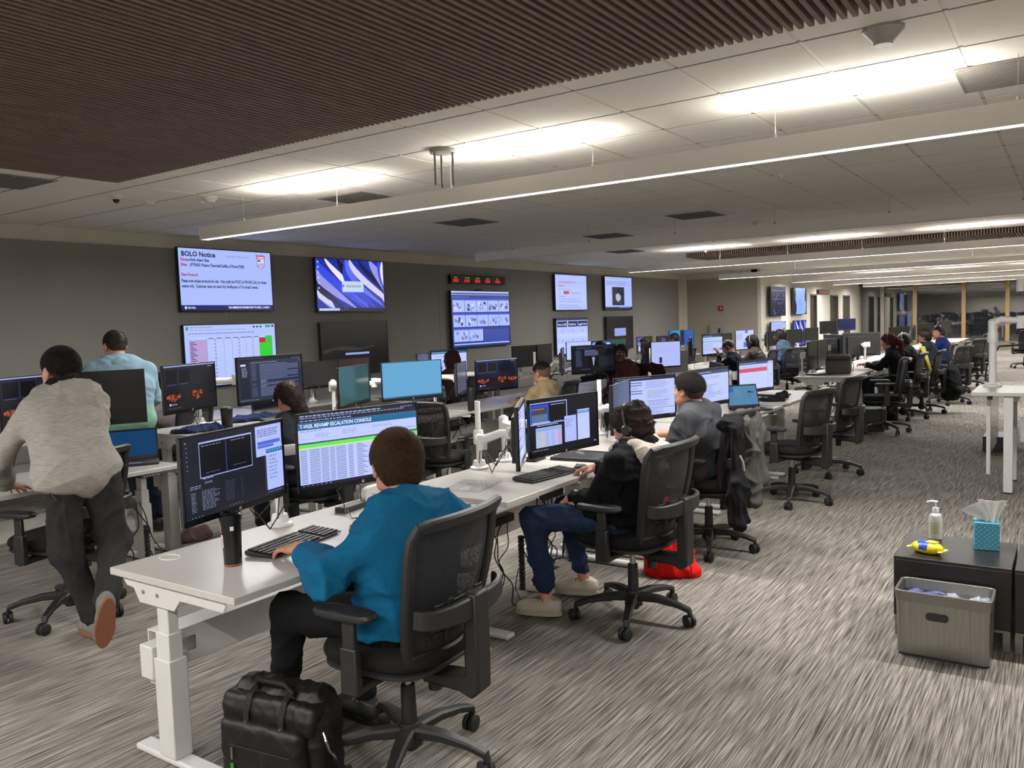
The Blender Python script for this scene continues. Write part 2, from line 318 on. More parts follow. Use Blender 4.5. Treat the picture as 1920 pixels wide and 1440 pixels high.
def make_chair(name='mesh_task_chair',base_rot=-1.48):
    t=thing(name,'','office chair')
    # five star base with casters
    hub=MB(); hub.cyl((0,0,.075),(0,0,.16),.05,.042,n=20); hub.cyl((0,0,.055),(0,0,.075),.03,n=12)
    for k in range(5):
        a=base_rot+k*2*math.pi/5; d=Vector((math.cos(a),math.sin(a),0))
        pts=[Vector((0,0,.125))+d*.03,Vector((0,0,.128))+d*.14,Vector((0,0,.112))+d*.25,Vector((0,0,.092))+d*.315,Vector((0,0,.066))+d*.322]
        hub.tube(pts,[1,.85,.66,.6,.42],m=None,flat=(.030,.022,(0,0,1)))
    hub.build('star_base',CH,t,bev=.002)
    for k in range(5):
        a=base_rot+k*2*math.pi/5; d=Vector((math.cos(a),math.sin(a),0))*.322; s=a+1.0+k*.8; ax=Vector((math.cos(s),math.sin(s),0))
        cs=MB(); c=d+Vector((-ax.y,ax.x,0))*.012+Vector((0,0,.033))
        for q in (-1,1): cs.tube([c+ax*q*.006,c+ax*q*.009,c+ax*q*.022,c+ax*q*.025],[.030,.033,.033,.028],18)
        cs.cyl(d+Vector((0,0,.03)),d+Vector((0,0,.075)),.009,n=8); cs.build('caster',CHD,t)
    MB().cyl((0,0,.15),(0,0,.30),.03,.027,n=18).cyl((0,0,.29),(0,0,.40),.016,n=14,m=CHROME).build('gas_column',CHD,t)
    m=MB().box(-.08,.08,-.13,.10,.375,.425); m.cyl((.05,-.09,.28),(.05,-.09,.38),.026,n=14); m.tube([(.07,.02,.40),(.20,.03,.385),(.27,.04,.375)],[.006,.006,.010],8); m.tube([(-.07,.02,.40),(-.2,.05,.38),(-.27,.06,.37)],[.006,.006,.010],8)
    m.build('tilt_mechanism',CHD,t,bev=.006)
    MB().cushion(-.245,.245,-.22,.25,.42,.445,e=3.6,rows=4,m=CHD).cushion(-.25,.25,-.225,.262,.44,.505,e=3.4,rows=7,dome=.12).build('seat',SEATF,t)
    # back
    loop=[]
    for i in range(13): loop.append(back_p(1,i/12))
    for i in range(1,12): loop.append(back_p(1-2*i/12,1.0+.012*math.sin(math.pi*i/12)))
    for i in range(13): loop.append(back_p(-1,1-i/12))
    for i in range(1,8): loop.append(back_p(-1+2*i/8,-.03*math.sin(math.pi*i/8)))
    MB().tube(loop,1,closed=True,flat=(.022,.017,(0,1,.1))).build('back_frame',CH,t,bev=.003)
    MB().grid(lambda u,v: back_p((u*2-1)*.95,.02+v*.965,.004),15,22).build('back_mesh',MESHF,t)
    lm=MB()
    for i in range(7):
        v=.16+i*.037; ww=.82-.06*abs(i-3)
        lm.tube([back_p(-ww+2*ww*j/8,v,-.022) for j in range(9)],1,flat=(.004,.006,(0,0,1)))
    for u in (-.35,.35): lm.tube([back_p(u,.12,-.03),back_p(u,.42,-.03)],1,flat=(.014,.006,(0,1,0)))
    lm.build('lumbar_support',CHD,t)
    y=MB()
    yk=[]
    for i in range(17):
        a=math.pi*i/16; yk.append(Vector((-.245*math.cos(a),-.235-.085*max(0,math.sin(a))**.8,.66-.01*math.sin(a))))
    y.tube(yk,[1,1,1,1,1.05,1.1,1.2,1.25,1.3,1.25,1.2,1.1,1.05,1,1,1,1],flat=(.012,.032,(0,0,1)))
    y.build('back_yoke',CH,t,bev=.003)
    sp=MB(); sp.prism([(-.345,.70),(-.295,.70),(-.285,.46),(-.285,.40),(-.10,.385),(-.10,.345),(-.26,.34),(-.31,.32),(-.342,.35),(-.345,.5)],-.045,.045,'x')
    sp.build('back_spine',CH,t,bev=.01)
    for s in (-1,1):
        a=MB(); a.tube([(s*.10,0,.395),(s*.24,.0,.395),(s*.285,.0,.42),(s*.292,.0,.50)],1,flat=(.032,.016,(0,1,0)) ) if False else None
        a.box(min(s*.08,s*.30),max(s*.08,s*.30),-.035,.035,.385,.412); a.prism([(-.038,.385),(.038,.385),(.034,.55),(-.034,.55)],s*.300-.016,s*.300+.016,'x'); a.prism([(-.028,.54),(.028,.54),(.026,.655),(-.026,.655)],s*.300-.011,s*.300+.011,'x'); a.build('arm_post',CH,t,bev=.006)
        MB().cushion(s*.30-.045,s*.30+.045,-.115,.145,.650,.682,e=3.2,rows=5,n=24).build('arm_pad',CHD,t)
    return t
chair0=make_chair()
chairs_used=[False]
def chair(x,y,face,label,group,src=None):   # face: direction the sitter looks, degrees from +X
    src=src or chair0; rz=R(face-90)
    if src is chair0 and not chairs_used[0]:
        chairs_used[0]=True; c=chair0; c.location=(x,y,0); c.rotation_euler=(0,0,rz); c['label']=label; c['group']=group; return c
    return dup(src,(x,y,0),rz,label,group)
# ---- sit-stand desk (local: user side +X, length along Y)
def make_desk(W=.76,L=1.52,H=.73,pad=True):
    t=thing('standing_desk','','desk'); w=W/2; q=L/2; e=H-.028
    MB().box(-w,w,-q,q,H-.028,H).build('tabletop',DESKTOP,t,bev=.003)
    for s in (-1,1):
        y=s*(q-.055)
        y0_,y1_=(y-.036,y-.030) if s<0 else (y+.030,y+.036)
        br=MB(); br.prism([(-w+.05,e),(.29,e),(.305,e-.02),(.29,e-.045),(.04,e-.045),(.0,e-.09),(-.22,e-.09),(-.255,e-.04),(-w+.08,e-.035),(-w+.06,e-.015)][::-1],y0_,y1_,'y')
        br.box(-w+.08,.27,y-.03,y+.03,e-.02,e-.002)
        for dx in (.0,.09): br.cyl((-.19+dx,y+s*.035,e-.045),(-.19+dx,y+s*.040,e-.045),.008,n=10,m=GREYP)
        br.build('side_bracket',WHITE,t,bev=.002)
        x=-.10; z=e-.03; lg=MB()
        lg.box(x-.034,x+.034,y-.022,y+.022,H-.28,z); lg.box(x-.042,x+.042,y-.03,y+.03,H-.38,H-.22); lg.box(x-.05,x+.05,y-.038,y+.038,.03,H-.32)
        lg.build('leg',WHITE,t,bev=.004)
        MB().box(-w+.06,w-.04,y-.035,y+.035,0.004,.03).build('foot',WHITE,t,bev=.008)
        MB().box(x-.13,x-.05,y-.045*1,y+.045,H-.41,H-.28).box(x-.115,x-.075,y-.02,y+.03,H-.44,H-.41).build('motor_box',WHITE,t,bev=.005)
    c=MB(); c.box(-w+.08,-w+.085,-q+.09,q-.09,H-.40,H-.26); c.box(-w+.08,-w+.20,-q+.09,q-.09,H-.265,H-.26); c.box(-w+.20,-w+.205,-q+.09,-q+.12,H-.40,H-.26)
    c.box(-w+.20,-w+.205,-q+.22,q-.09,H-.40,H-.26); c.box(-w+.20,-w+.205,-q+.12,-q+.22,H-.40,H-.36); c.box(-w+.20,-w+.205,-q+.12,-q+.22,H-.30,H-.26); c.box(-w+.085,-w+.20,-q+.09,q-.09,H-.405,H-.40)
    c.build('cable_tray',M('#c9c6c0',.4),t)
    for s in (-1,1):
        g=MB()
        for k in range(24): pass
        g.tube([(-w+.09+.05*math.cos(a),s*(q-.20)+.035*math.sin(a),H+.0008) for a in [i*math.pi/12 for i in range(24)]],.0018,6,closed=True); g.build('grommet',WHITE2,t)
    if pad:
        p=MB(); p.box(w-.075,w+.005,q-.34,q-.20,H-.05,H-.029,BLKM)
        for i in range(6): p.box(w+.005,w+.007,q-.325+i*.02,q-.312+i*.02,H-.046,H-.034,GREYP)
        p.build('height_keypad',BLKM,t,bev=.004)
    return t
desks={}
def desk(x,y,label,group,H=.73,rz=0):
    key=round(H,2)
    if key in desks: return dup(desks[key],(x,y,0),rz,label,group)
    d=make_desk(H=H); d.location=(x,y,0); d.rotation_euler=(0,0,rz); d['label']=label; d['group']=group; desks[key]=d; return d
# ---- screens: pictures built from flat shapes that glow, one mesh
class Scr:
    def __init__(s,w,h,bg,es=1.0,gloss=.18): s.w,s.h,s.es,s.gl=w,h,es,gloss; s.b=MB(); s.k=0; s.rect(0,0,1,1,bg)
    def mat(s,c): 
        if not isinstance(c,str): return c
        return M('#050506',s.gl,emis=c,es=s.es,spec=.5)
    def poly(s,pts,c):  # in 0..1, y down
        s.k+=1; d=-.00006*min(s.k,70); s.b.add([((x-.5)*s.w,d,(.5-y)*s.h) for x,y in pts],[tuple(range(len(pts)))[::-1]],s.mat(c))
    def rect(s,x0,y0,x1,y1,c): s.poly([(x0,y0),(x1,y0),(x1,y1),(x0,y1)],c)
    def frame(s,x0,y0,x1,y1,c,t=.006):
        s.rect(x0,y0,x1,y0+t,c); s.rect(x0,y1-t,x1,y1,c); s.rect(x0,y0,x0+t*.6,y1,c); s.rect(x1-t*.6,y0,x1,y1,c)
    def text(s,txt,x,y,size,c,bold=0,align='LEFT',maxw=None):  # baseline at y, size = cap height fraction of h
        cu=bpy.data.curves.new('t','FONT'); cu.body=txt; cu.size=size*s.h*1.38; cu.offset=bold*size*s.h; cu.resolution_u=2; cu.align_x=align
        o=bpy.data.objects.new('t',cu); C.objects.link(o); dg=bpy.context.evaluated_depsgraph_get(); me=bpy.data.meshes.new_from_object(o.evaluated_get(dg))
        wid=max([v.co.x for v in me.vertices]+[.001]); k=1 if not maxw or wid<maxw*s.w else maxw*s.w/wid
        s.k+=1; d=-.00006*min(s.k,70)-.00004
        s.b.add([((x-.5)*s.w+v.co.x*k,d,(.5-y)*s.h+v.co.y) for v in me.vertices],[tuple(p.vertices) for p in me.polygons],s.mat(c))
        bpy.data.objects.remove(o); bpy.data.curves.remove(cu); bpy.data.meshes.remove(me)
    def lines(s,x0,y0,x1,y1,n,c,fill=.8,t=.45,seed=0,words=True):  # greeked small text
        rr=random.Random(seed)
        for i in range(n):
            y=y0+(y1-y0)*i/n; h=(y1-y0)/n*t; x=x0; end=x0+(x1-x0)*(fill+ (1-fill)*rr.random())
            if not words: s.rect(x0,y,end,y+h,c); continue
            while x<end:
                ww=(.012+.03*rr.random()); s.rect(x,y,min(end,x+ww),y+h,c); x+=ww+.008
    def icons(s,x0,y,n,dx,c='#c9d4ff',sz=.012):
        for i in range(n): s.rect(x0+i*dx,y,x0+i*dx+sz*.7,y+sz,c)
    def build(s,parent,name='screen_image',y=-.0005):
        o=s.b.build(name,None,parent,loc=(0,y,0)); return o
LAV='#b9c4f7'; LAV2='#a9b6f2'
def taskbar(s,c='#10142a'): s.rect(0,.955,1,1,c); s.icons(.02,.968,7,.035); s.rect(.9,.968,.97,.98,'#8f9ad0')
def scr_console(w,h):
    s=Scr(w,h,'#b7c3f8'); s.rect(0,0,1,.115,'#1c2236'); s.lines(.02,.015,.7,.05,1,'#98a2cc',t=.5); s.lines(.02,.045,.9,.08,1,'#7d88b0',t=.4,seed=2); s.lines(.02,.08,.5,.11,1,'#8b96c0',t=.5,seed=3); s.icons(.86,.02,5,.022,'#b8c2ee')
    s.rect(0,.115,1,.21,'#19608f'); s.text('T-VIGIL REVAMP ESCALATION CONSOLE',.015,.185,.052,'#dfe9ff',bold=.03,maxw=.58)
    s.lines(.02,.225,.2,.245,1,'#7c88b8'); s.lines(.13,.27,.25,.33,3,'#8f9ac8',seed=4); s.lines(.35,.26,.47,.33,3,'#8f9ac8',seed=5); s.lines(.6,.25,.78,.29,2,'#8f9ac8',seed=6)
    s.frame(.02,.235,.8,.34,'#94a0d2',.003); s.lines(.86,.335,.99,.36,1,'#7c88b8',seed=9)
    s.rect(0,.385,1,.405,'#183a4a'); s.rect(0,.405,1,.455,'#64dc54'); s.lines(.01,.39,.97,.403,1,'#6f8aa0',seed=3); s.rect(0,.455,1,.472,'#c9d9a0')
    for i in range(19):
        y=.485+i*.0245; s.rect(0,y+.0185,1,y+.0195,'#96a2d6')
        for x0,x1 in ((.01,.06),(.08,.16),(.17,.23),(.24,.28),(.29,.37),(.39,.43),(.46,.46+.05+.04*((i*7)%3)/2),(.62,.70),(.74,.79),(.84,.93)): s.rect(x0,y,x1,y+.0085,'#5f6a98')
    taskbar(s,'#141a30'); return s
def scr_darkcode(w,h):
    s=Scr(w,h,'#1e2029'); s.icons(.03,.06,1,.03)
    for i in range(7): s.rect(.035,.06+i*.055,.05,.075+i*.055,'#5a6180')
    s.frame(.15,.09,.66,.53,'#9aa4dc',.012); s.rect(.155,.105,.655,.515,'#0f1016'); s.rect(.15,.085,.66,.105,'#a3aee4'); s.rect(.395,.11,.405,.51,'#2c3a78')
    s.lines(.17,.13,.36,.15,1,'#7c86b6'); s.lines(.45,.13,.62,.15,1,'#7c86b6',seed=3); s.lines(.20,.47,.34,.485,1,'#5c6694'); s.lines(.46,.455,.6,.47,1,'#5c6694'); s.lines(.17,.535,.27,.55,1,'#b9c3f2')
    s.rect(.70,.03,.985,.44,LAV2); s.lines(.72,.08,.96,.19,4,'#55608e',seed=6); s.rect(.715,.24,.965,.29,'#4f68c8'); s.rect(.715,.295,.89,.33,'#4f68c8')
    s.rect(.80,.33,.985,.92,LAV2); s.rect(.80,.36,.985,.415,'#2c6ea8'); s.icons(.815,.378,6,.028,'#cfd9ff'); s.lines(.83,.45,.93,.80,7,'#8490c4',seed=8)
    s.rect(.18,.575,.25,.60,'#565c80'); s.lines(.05,.60,.15,.65,2,'#8087aa'); s.lines(.055,.68,.10,.93,11,'#6b7290',seed=2); s.lines(.15,.68,.32,.93,11,'#6b7290',seed=4,fill=.6); s.lines(.37,.64,.47,.90,10,'#3a3d4c',seed=5); s.lines(.52,.63,.55,.9,8,'#303340',seed=6)
    s.icons(.40,.955,5,.03,'#7078a0'); s.icons(.05,.975,4,.03,'#7078a0'); s.rect(.8,.945,.97,.955,'#55608e'); return s
def scr_multi(w,h,dim=False):
    s=Scr(w,h,'#15161c'); s.frame(.0,.06,.535,.47,'#9aa6ec',.02); s.rect(.01,.10,.265,.45,'#1f49d8'); s.rect(.03,.15,.245,.42,'#3d4350'); s.rect(.03,.17,.2,.19,'#c0603c'); s.rect(.03,.28,.245,.42,'#54708c'); s.rect(.28,.1,.5,.45,'#0d0e14'); s.lines(.3,.115,.5,.14,1,'#c3cdf6'); s.rect(.03,.425,.28,.445,'#a9c4ff'); s.icons(.34,.43,4,.03)
    s.lines(.1,.485,.4,.51,1,'#c3cdf6'); s.rect(.075,.53,.445,.90,'#aab4ea'); s.rect(.08,.545,.44,.60,'#88a0d8'); 
    for i in range(11):
        y=.615+i*.025
        for x,c in ((.09,'#9cc0a8'),(.15,'#c9b59a'),(.21,'#97a6da'),(.29,'#97a6da'),(.385,'#cf8d96')): s.rect(x,y,x+.045,y+.016,c)
    s.rect(.485,.38,.66,.88,LAV2); s.lines(.50,.43,.63,.60,8,'#5f6a98',seed=2,fill=.4); s.rect(.68,.29,.865,.88,LAV); s.rect(.68,.31,.865,.37,'#2f7ab4'); s.icons(.69,.33,6,.027,'#e6efff'); s.lines(.70,.42,.82,.44,1,'#8490c4')
    s.icons(.03,.94,9,.025,'#c9d4ff'); s.rect(.93,.94,.965,.96,'#8f9ad0'); return s
def scr_doc(w,h):
    s=Scr(w,h,'#b4c0f6'); s.rect(0,0,1,.085,'#262b3d'); s.lines(.04,.02,.6,.05,1,'#7d88b0'); s.icons(.3,.012,4,.05,'#97a0c4')
    for y in (.13,.19,.33,.39,.57,.72,.76): s.rect(.03,y,.44,y+.018,'#2b2f48')
    s.lines(.04,.24,.42,.31,3,'#7683b8',seed=3); s.lines(.50,.12,.9,.30,7,'#8490c4',seed=4); s.lines(.52,.34,.93,.55,8,'#8490c4',seed=5,fill=.6); s.rect(.53,.40,.63,.44,'#c3c86a'); s.rect(.5,.385,.95,.39,'#c3c86a'); s.rect(.52,.60,.9,.61,'#4a5070'); s.lines(.52,.63,.9,.75,5,'#7683b8',seed=7); s.rect(.3,.78,.98,.79,'#4a5070'); s.lines(.5,.82,.9,.93,4,'#7683b8',seed=9,fill=.5); taskbar(s); return s
def scr_red(w,h):
    s=Scr(w,h,'#bcc7fa'); s.rect(0,0,1,.06,'#1f2436'); s.rect(0,.06,.84,.13,'#3d5a80'); s.lines(.03,.075,.5,.10,1,'#c3cdf6'); s.rect(0,.19,.84,.20,'#8f9ad0'); s.rect(.0,.25,.82,.38,'#c94f63'); s.rect(.84,.06,.85,.93,'#8f9ad0'); s.rect(.86,.09,1,.13,'#8fa8e0'); s.lines(.03,.21,.7,.23,1,'#8f9ad0',seed=2); s.lines(.1,.55,.7,.56,1,'#96a2d6'); s.rect(.91,.5,.925,.54,'#3b4468'); taskbar(s,'#1a1f38'); return s
def scr_mail(w,h):
    s=Scr(w,h,'#262d45'); s.rect(0,0,1,.08,'#10131f'); s.lines(.03,.025,.4,.045,1,'#5d668c'); s.rect(.03,.08,.17,.92,'#1b2030'); s.rect(.045,.15,.12,.19,'#cfd8ff'); s.lines(.06,.22,.14,.45,9,'#8892b8',seed=4); s.lines(.20,.12,.6,.15,1,'#8892b8'); s.icons(.83,.07,5,.03,'#b8c2ee')
    for i in range(24):
        if i in (12,13,16): s.lines(.33,.17+i*.031,.42,.19+i*.031,1,'#b8c2ee'); continue
        s.lines(.20,.17+i*.031,.27,.18+i*.031,1,'#8892b8',seed=i); s.rect(.32,.172+i*.031,.93 if i%5 else .75,.181+i*.031,'#7f89b4')
    s.icons(.03,.955,8,.035,'#dfe6ff'); s.icons(.945,.12,6,0); return s
def flames(s,x,y,w,h,seed=0):
    rr=random.Random(seed)
    for i in range(60):
        a=x+rr.random()*w; b=y+rr.random()**.7*h*(1-abs((a-x)/w-.5)); c=rr.choice(['#a04a28','#7a3420','#54261a','#c2683c']); q=.008+.02*rr.random(); s.poly([(a,b),(a+q,b+.01),(a+q*.8,b+.04),(a-.004,b+.03)],c)
def scr_fire(w,h,dim=.5):
    s=Scr(w,h,'#141628' if dim>.7 else '#1a1a22'); c='#3a48b0' if dim>.7 else '#2a2f50'
    s.rect(0,0,1,.03,'#8f9ad0'); s.frame(.03,.07,.26,.42,c,.01); s.frame(.27,.07,.50,.42,c,.01); s.rect(.04,.09,.25,.40,'#0b0c12'); s.rect(.28,.09,.49,.40,'#0b0c12'); s.lines(.06,.42,.22,.44,1,'#5c68b0'); s.lines(.30,.42,.46,.44,1,'#5c68b0',seed=3)
    s.rect(0,.75,1,.92,'#20141a' if dim>.7 else '#1c1a1c'); flames(s,.03,.62,.25,.15,2); flames(s,.5,.58,.2,.2,4)
    if dim>.7: flames(s,.75,.62,.22,.12,6)
    s.poly([(.09+.018*math.cos(a),.86+.03*math.sin(a)) for a in [i*.7 for i in range(9)]],'#aeb6d8'); s.text('PRO-VIGIL',.12,.875,.03,'#aeb6d8',bold=.02,maxw=.14); s.icons(.06,.94,9,.028,'#8f97bc'); s.rect(.84,.06,.93,.075,'#8f97bc'); return s
def scr_plain(w,h,c,top=None,bar='#2a4a5c'):
    s=Scr(w,h,c); s.rect(0,.955,1,1,bar); s.icons(.03,.968,6,.033,'#b9d8ee'); 
    if top:
        for i in range(9): s.rect(.02,.08+i*.07,.035,.10+i*.07,top)
    return s
def scr_off(w,h): return Scr(w,h,'#060607',gloss=.25)
def scr_page(w,h,head='#2f6e8e',green=False):
    s=Scr(w,h,'#b7c3f8'); s.rect(0,0,1,.06,'#23283a'); s.rect(0,.06,1,.15,head); s.lines(.03,.085,.5,.12,1,'#c9d8f8')
    if green: s.rect(0,.34,1,.385,'#62b98c')
    s.lines(.06,.22,.8,.30,2,'#8f9ad0'); s.lines(.06,.45,.85,.85,7,'#8f9ad0',fill=.4,seed=5); taskbar(s); return s
def scr_swirl(w,h,box_=True):
    s=Scr(w,h,'#1a2a9a'); rr=random.Random(11)
    cols=['#2238c8','#5a6ae0','#c8c4f0','#10143c','#8f8fe0','#3046d8','#e4dcf2','#0c0f2a','#4a58d0']
    for i in range(16):
        x=-.35+i*.085; c=cols[i%9]; wv=.05+.07*rr.random(); L=[]; Rr=[]
        for j in range(13):
            t=j/12; xx=x+.55*t**1.4+.10*math.sin(t*3+i); ww=wv*max(0,math.sin(math.pi*min(1,t*1.02+.02)))**.7
            L.append((min(1,max(0,xx-ww)),t)); Rr.append((min(1,max(0,xx+ww)),t))
        s.poly(L+Rr[::-1],c)
    for i in range(6): s.rect(.02,.05+i*.1,.04,.08+i*.1,'#c4cbf2')
    if box_: s.rect(.36,.42,.68,.63,'#b9cbe6'); s.lines(.42,.50,.66,.55,2,'#4a5878'); s.rect(.365,.495,.39,.53,'#38405c')
    s.rect(0,.945,1,1,'#0a0e20'); s.rect(.02,.952,.31,.995,'#b9c4e8'); s.icons(.34,.965,3,.04); return s
def scr_cctv_dark(w,h):
    s=Scr(w,h,'#101118'); s.rect(.0,.0,1,.05,'#20243a'); s.lines(.1,.09,.45,.11,1,'#8892c0'); s.lines(.08,.17,.22,.8,14,'#4c5480',seed=3); s.lines(.28,.17,.6,.4,5,'#7c86b6',seed=5,fill=.5); s.rect(.38,.42,.58,.80,'#050507'); s.poly([(.45,.45),(.5,.43),(.53,.5),(.5,.6),(.49,.76),(.47,.76),(.46,.58)],'#aab2da'); s.rect(.6,.42,.95,.80,'#1a1d28'); s.icons(.75,.1,5,.04); s.lines(.2,.88,.4,.9,1,'#7c86b6'); return s
def make_monitor(scr,label,c,ang,w=.59,h=.335,off=False,logo=True,group='desk monitors',tilt=0,nm='computer_monitor'):
    t=thing(nm,label,'monitor',c,R(ang),group); t.rotation_euler=(R(tilt),0,R(ang))
    MB().box(-w/2,w/2,.002,.020,-h/2,h/2).box(-w/2+.08,w/2-.08,.02,.045,-h/2+.03,h/2-.06).build('casing',BLKM,t,bev=.003)
    b=MB(); bz=.006; bb_=.022
    b.box(-w/2,w/2,-.003,.004,h/2-bz,h/2); b.box(-w/2,w/2,-.003,.004,-h/2,-h/2+bb_); b.box(-w/2,-w/2+bz,-.003,.004,-h/2,h/2); b.box(w/2-bz,w/2,-.003,.004,-h/2,h/2)
    b.box(-w/2,w/2,-.0035,.0,h/2-.001,h/2+.001,GREYP)
    b.build('bezel',BLKG,t)
    s=scr(w-2*bz,h-bz-bb_); s.b.T=Matrix.Translation((0,0,(bb_-bz)/2)); o=s.b; o.v=[(x,y,z+(bb_-bz)/2) for x,y,z in o.v]; s.build(t,'screen',y=.0015)
    if logo:
        lg=MB(); lg.tube([(0,-.0028,-h/2+.011),(0,-.0036,-h/2+.011)],.0075,16,m=M('#a8a8ac',.3,.6)); lg.build('maker_logo',None,t)
    return t
# ---- monitor arm: pole on a foot with folding arms reaching the screens
AW=M('#dedcd8',.35)
def make_arm(label,x,y,zt,pole_h,targets,group='white monitor arms',H0=None,z_mid=None):
    t=thing('monitor_arm',label,'monitor arm',(x,y,zt),0,group)
    MB().lathe([(.055,0),(.058,.004),(.058,.014),(.042,.022),(.036,.05),(.033,.055)],24).build('foot_clamp',AW,t)
    MB().cyl((0,0,.05),(0,0,pole_h),.0175,n=16).build('pole',AW,t)
    for k,(tx,ty,tz) in enumerate(targets):
        e=Vector((tx-x,ty-y,tz-zt)); zc=min(e.z,pole_h-.05) if z_mid is None else z_mid-zt
        m=MB(); m.lathe([(.03,zc-.045),(.032,zc-.03),(.032,zc+.03),(.028,zc+.042)],16); d=Vector((e.x,e.y,0)); L=d.length; dn=d.normalized() if L>0 else Vector((1,0,0)); pr=Vector((-dn.y,dn.x,0))*(.08 if k%2 else -.08)
        mid=dn*L*.5+pr+Vector((0,0,zc+.02))
        m.tube([Vector((0,0,zc)),mid-Vector((0,0,.02))],[.026,.024],10); m.cyl(mid-Vector((0,0,.055)),mid+Vector((0,0,.03)),.029,n=14)
        end=Vector((e.x,e.y,e.z)); ea=end-dn*.05
        m.tube([mid+Vector((0,0,.0)),mid*.35+ea*.65+Vector((0,0,.012)),ea],[.026,.024,.02],10); m.cyl(ea-Vector((0,0,.03)),ea+Vector((0,0,.03)),.022,n=12); m.build('swing_arm',AW,t)
        MB().tube([ea,end-dn*.012],[.018,.016],8).box(end.x-.03,end.x+.03,end.y-.03,end.y+.03,end.z-.035,end.z+.035).build('mount_plate',AW,t,bev=.003) if False else MB().tube([ea,end-dn*.004],[.018,.03],10).build('mount_plate',AW,t)
    c=MB()
    if targets:
        tx,ty,tz=targets[0]; e=Vector((tx-x,ty-y,tz-zt)); c.tube([e*.9+Vector((0,0,-.02)),e*.6+Vector((0,0,-.05)),e*.3+Vector((.02,0,-.08)),Vector((.02,.02,.10)),Vector((.03,.03,.03))],.0032,6); c.tube([e*.9+Vector((0,0,-.03)),e*.5+Vector((0,0,-.08)),Vector((.03,-.02,.16)),Vector((.02,-.03,.04))],.0032,6)
        c.build('cable',BLK,t)
    return t
def mon_arm_pt(mt):  # point on the back of a monitor where the arm meets it
    v=Matrix.Translation(mt.location)@mt.rotation_euler.to_matrix().to_4x4()@Vector((0,.05,-.01)); return (v.x,v.y,v.z)
# ================================================================== PLACEMENT: desks
def row_desks(xc,y0s,group,labels,Hs=None):
    for i,(y,lb) in enumerate(zip(y0s,labels)): desk(xc,y+.76,lb,group,H=(Hs[i] if Hs else .73))
row_desks(-2.70,[1.69,3.31,4.93,6.55,8.17],'white desks of the aisle row',
  ['white standing desk nearest the camera, black tumbler standing on it','white standing desk with the angled pair of monitors and a clear sheet','white standing desk of the person in the grey shirt','white standing desk with an open laptop and the red-banner monitor','white standing desk with closed laptop and grey cloth, last before the gap'])
row_desks(-2.85,[11.75,13.35,14.95,16.55,18.15,19.75,21.35],'white desks of the farther aisle row',
  ['white standing desk carrying the grey cooler bag','white standing desk the person with long red hair works at','white standing desk behind the person with the yellow cloth','white standing desk beside the person in the blue hooded top','white standing desk of the empty chairs beyond the blue hooded person','white standing desk far down the aisle row','white standing desk second farthest in the aisle row'])
row_desks(-5.47,[1.87,3.50,5.13,6.76,8.38,10.0,11.58],'white desks of the second row',
  ['white standing desk the bending person leans a hand on, open laptop at its end','raised white standing desk with navy clothes and a black cup','white standing desk under the plain green and plain blue screens','white standing desk with closed laptop and black cup in the second row','white standing desk of the person with the shaved neck','white standing desk in front of the person in dark red','white standing desk under the blank page screen mid-room'],[.73,.90,.73,.73,.73,.73,.73])
row_desks(-5.6,[13.15,14.75,16.35,17.95,19.55,21.15,22.75,24.35],'white desks of the farther second row',
  ['white standing desk with the monitor seen edge-on','white standing desk behind the brown cap person','white standing desk with the row of switched-off monitors, nearest part','white standing desk under the middle switched-off monitors','white standing desk under the farthest switched-off monitors','white standing desk in the second row, near the slim doors','white standing desk under the black screen beyond the blue one','white standing desk under the black and blue screen by the doors'])
row_desks(-7.9,[3.0,4.65,6.3,7.95,9.6,11.25,12.9,14.5,16.1,17.7],'white desks of the wall row',
  ['white standing desk along the grey wall behind the pale blue hooded top','white standing desk along the wall below the spreadsheet screen','white standing desk along the wall with two dim monitors','white standing desk along the wall with the console page monitor','white standing desk along the wall with two monitor backs','white standing desk along the wall under the small table screen','white standing desk along the wall behind the cream jacket person','white standing desk along the wall under the wide dark monitor','white standing desk along the wall in front of the black knit cap','white standing desk at the very end of the wall row'])
# ================================================================== monitors
def mm(x,y): return None
MON={}
def mon(key,scr,label,c,ang,**k): MON[key]=make_monitor(scr,label,c,ang,**k); return MON[key]
mon('a1',scr_darkcode,'dark screen monitor with code windows, nearest the camera above the tumbler',(-2.74,2.05,1.08),103,w=.60)
mon('a2',scr_console,'monitor showing the escalation console page with a green row',(-2.69,2.69,1.085),75,w=.63,h=.35)
mon('b1',lambda w,h:scr_doc(w,h),'monitor turned edge-on at the left of the angled pair',(-2.50,3.74,1.02),120)
mon('b2',scr_multi,'dark monitor with several small windows, right of the angled pair',(-2.46,4.14,1.02),80,w=.62)
mon('c1',lambda w,h:scr_plain(w,h,'#22263a',None,'#141824'),'dark angled monitor left of the text page screen by the headset wearer',(-2.57,5.10,1.02),104,w=.56)
mon('c2',scr_doc,'monitor with a lined text page in front of the person in grey shirt',(-2.66,5.68,1.02),66,w=.60)
mon('d1',lambda w,h:scr_page(w,h,'#39466a'),'monitor behind the grey shirt shoulder with a pale page',(-2.62,6.95,1.0),80,w=.60)
mon('d2',lambda w,h:scr_plain(w,h,'#20263c',None,'#12151f'),'monitor turned edge-on just left of the red-banner screen',(-2.86,7.75,1.0),122)
mon('d3',scr_red,'monitor showing a page with a wide red banner',(-2.69,8.42,.99),74,w=.62)
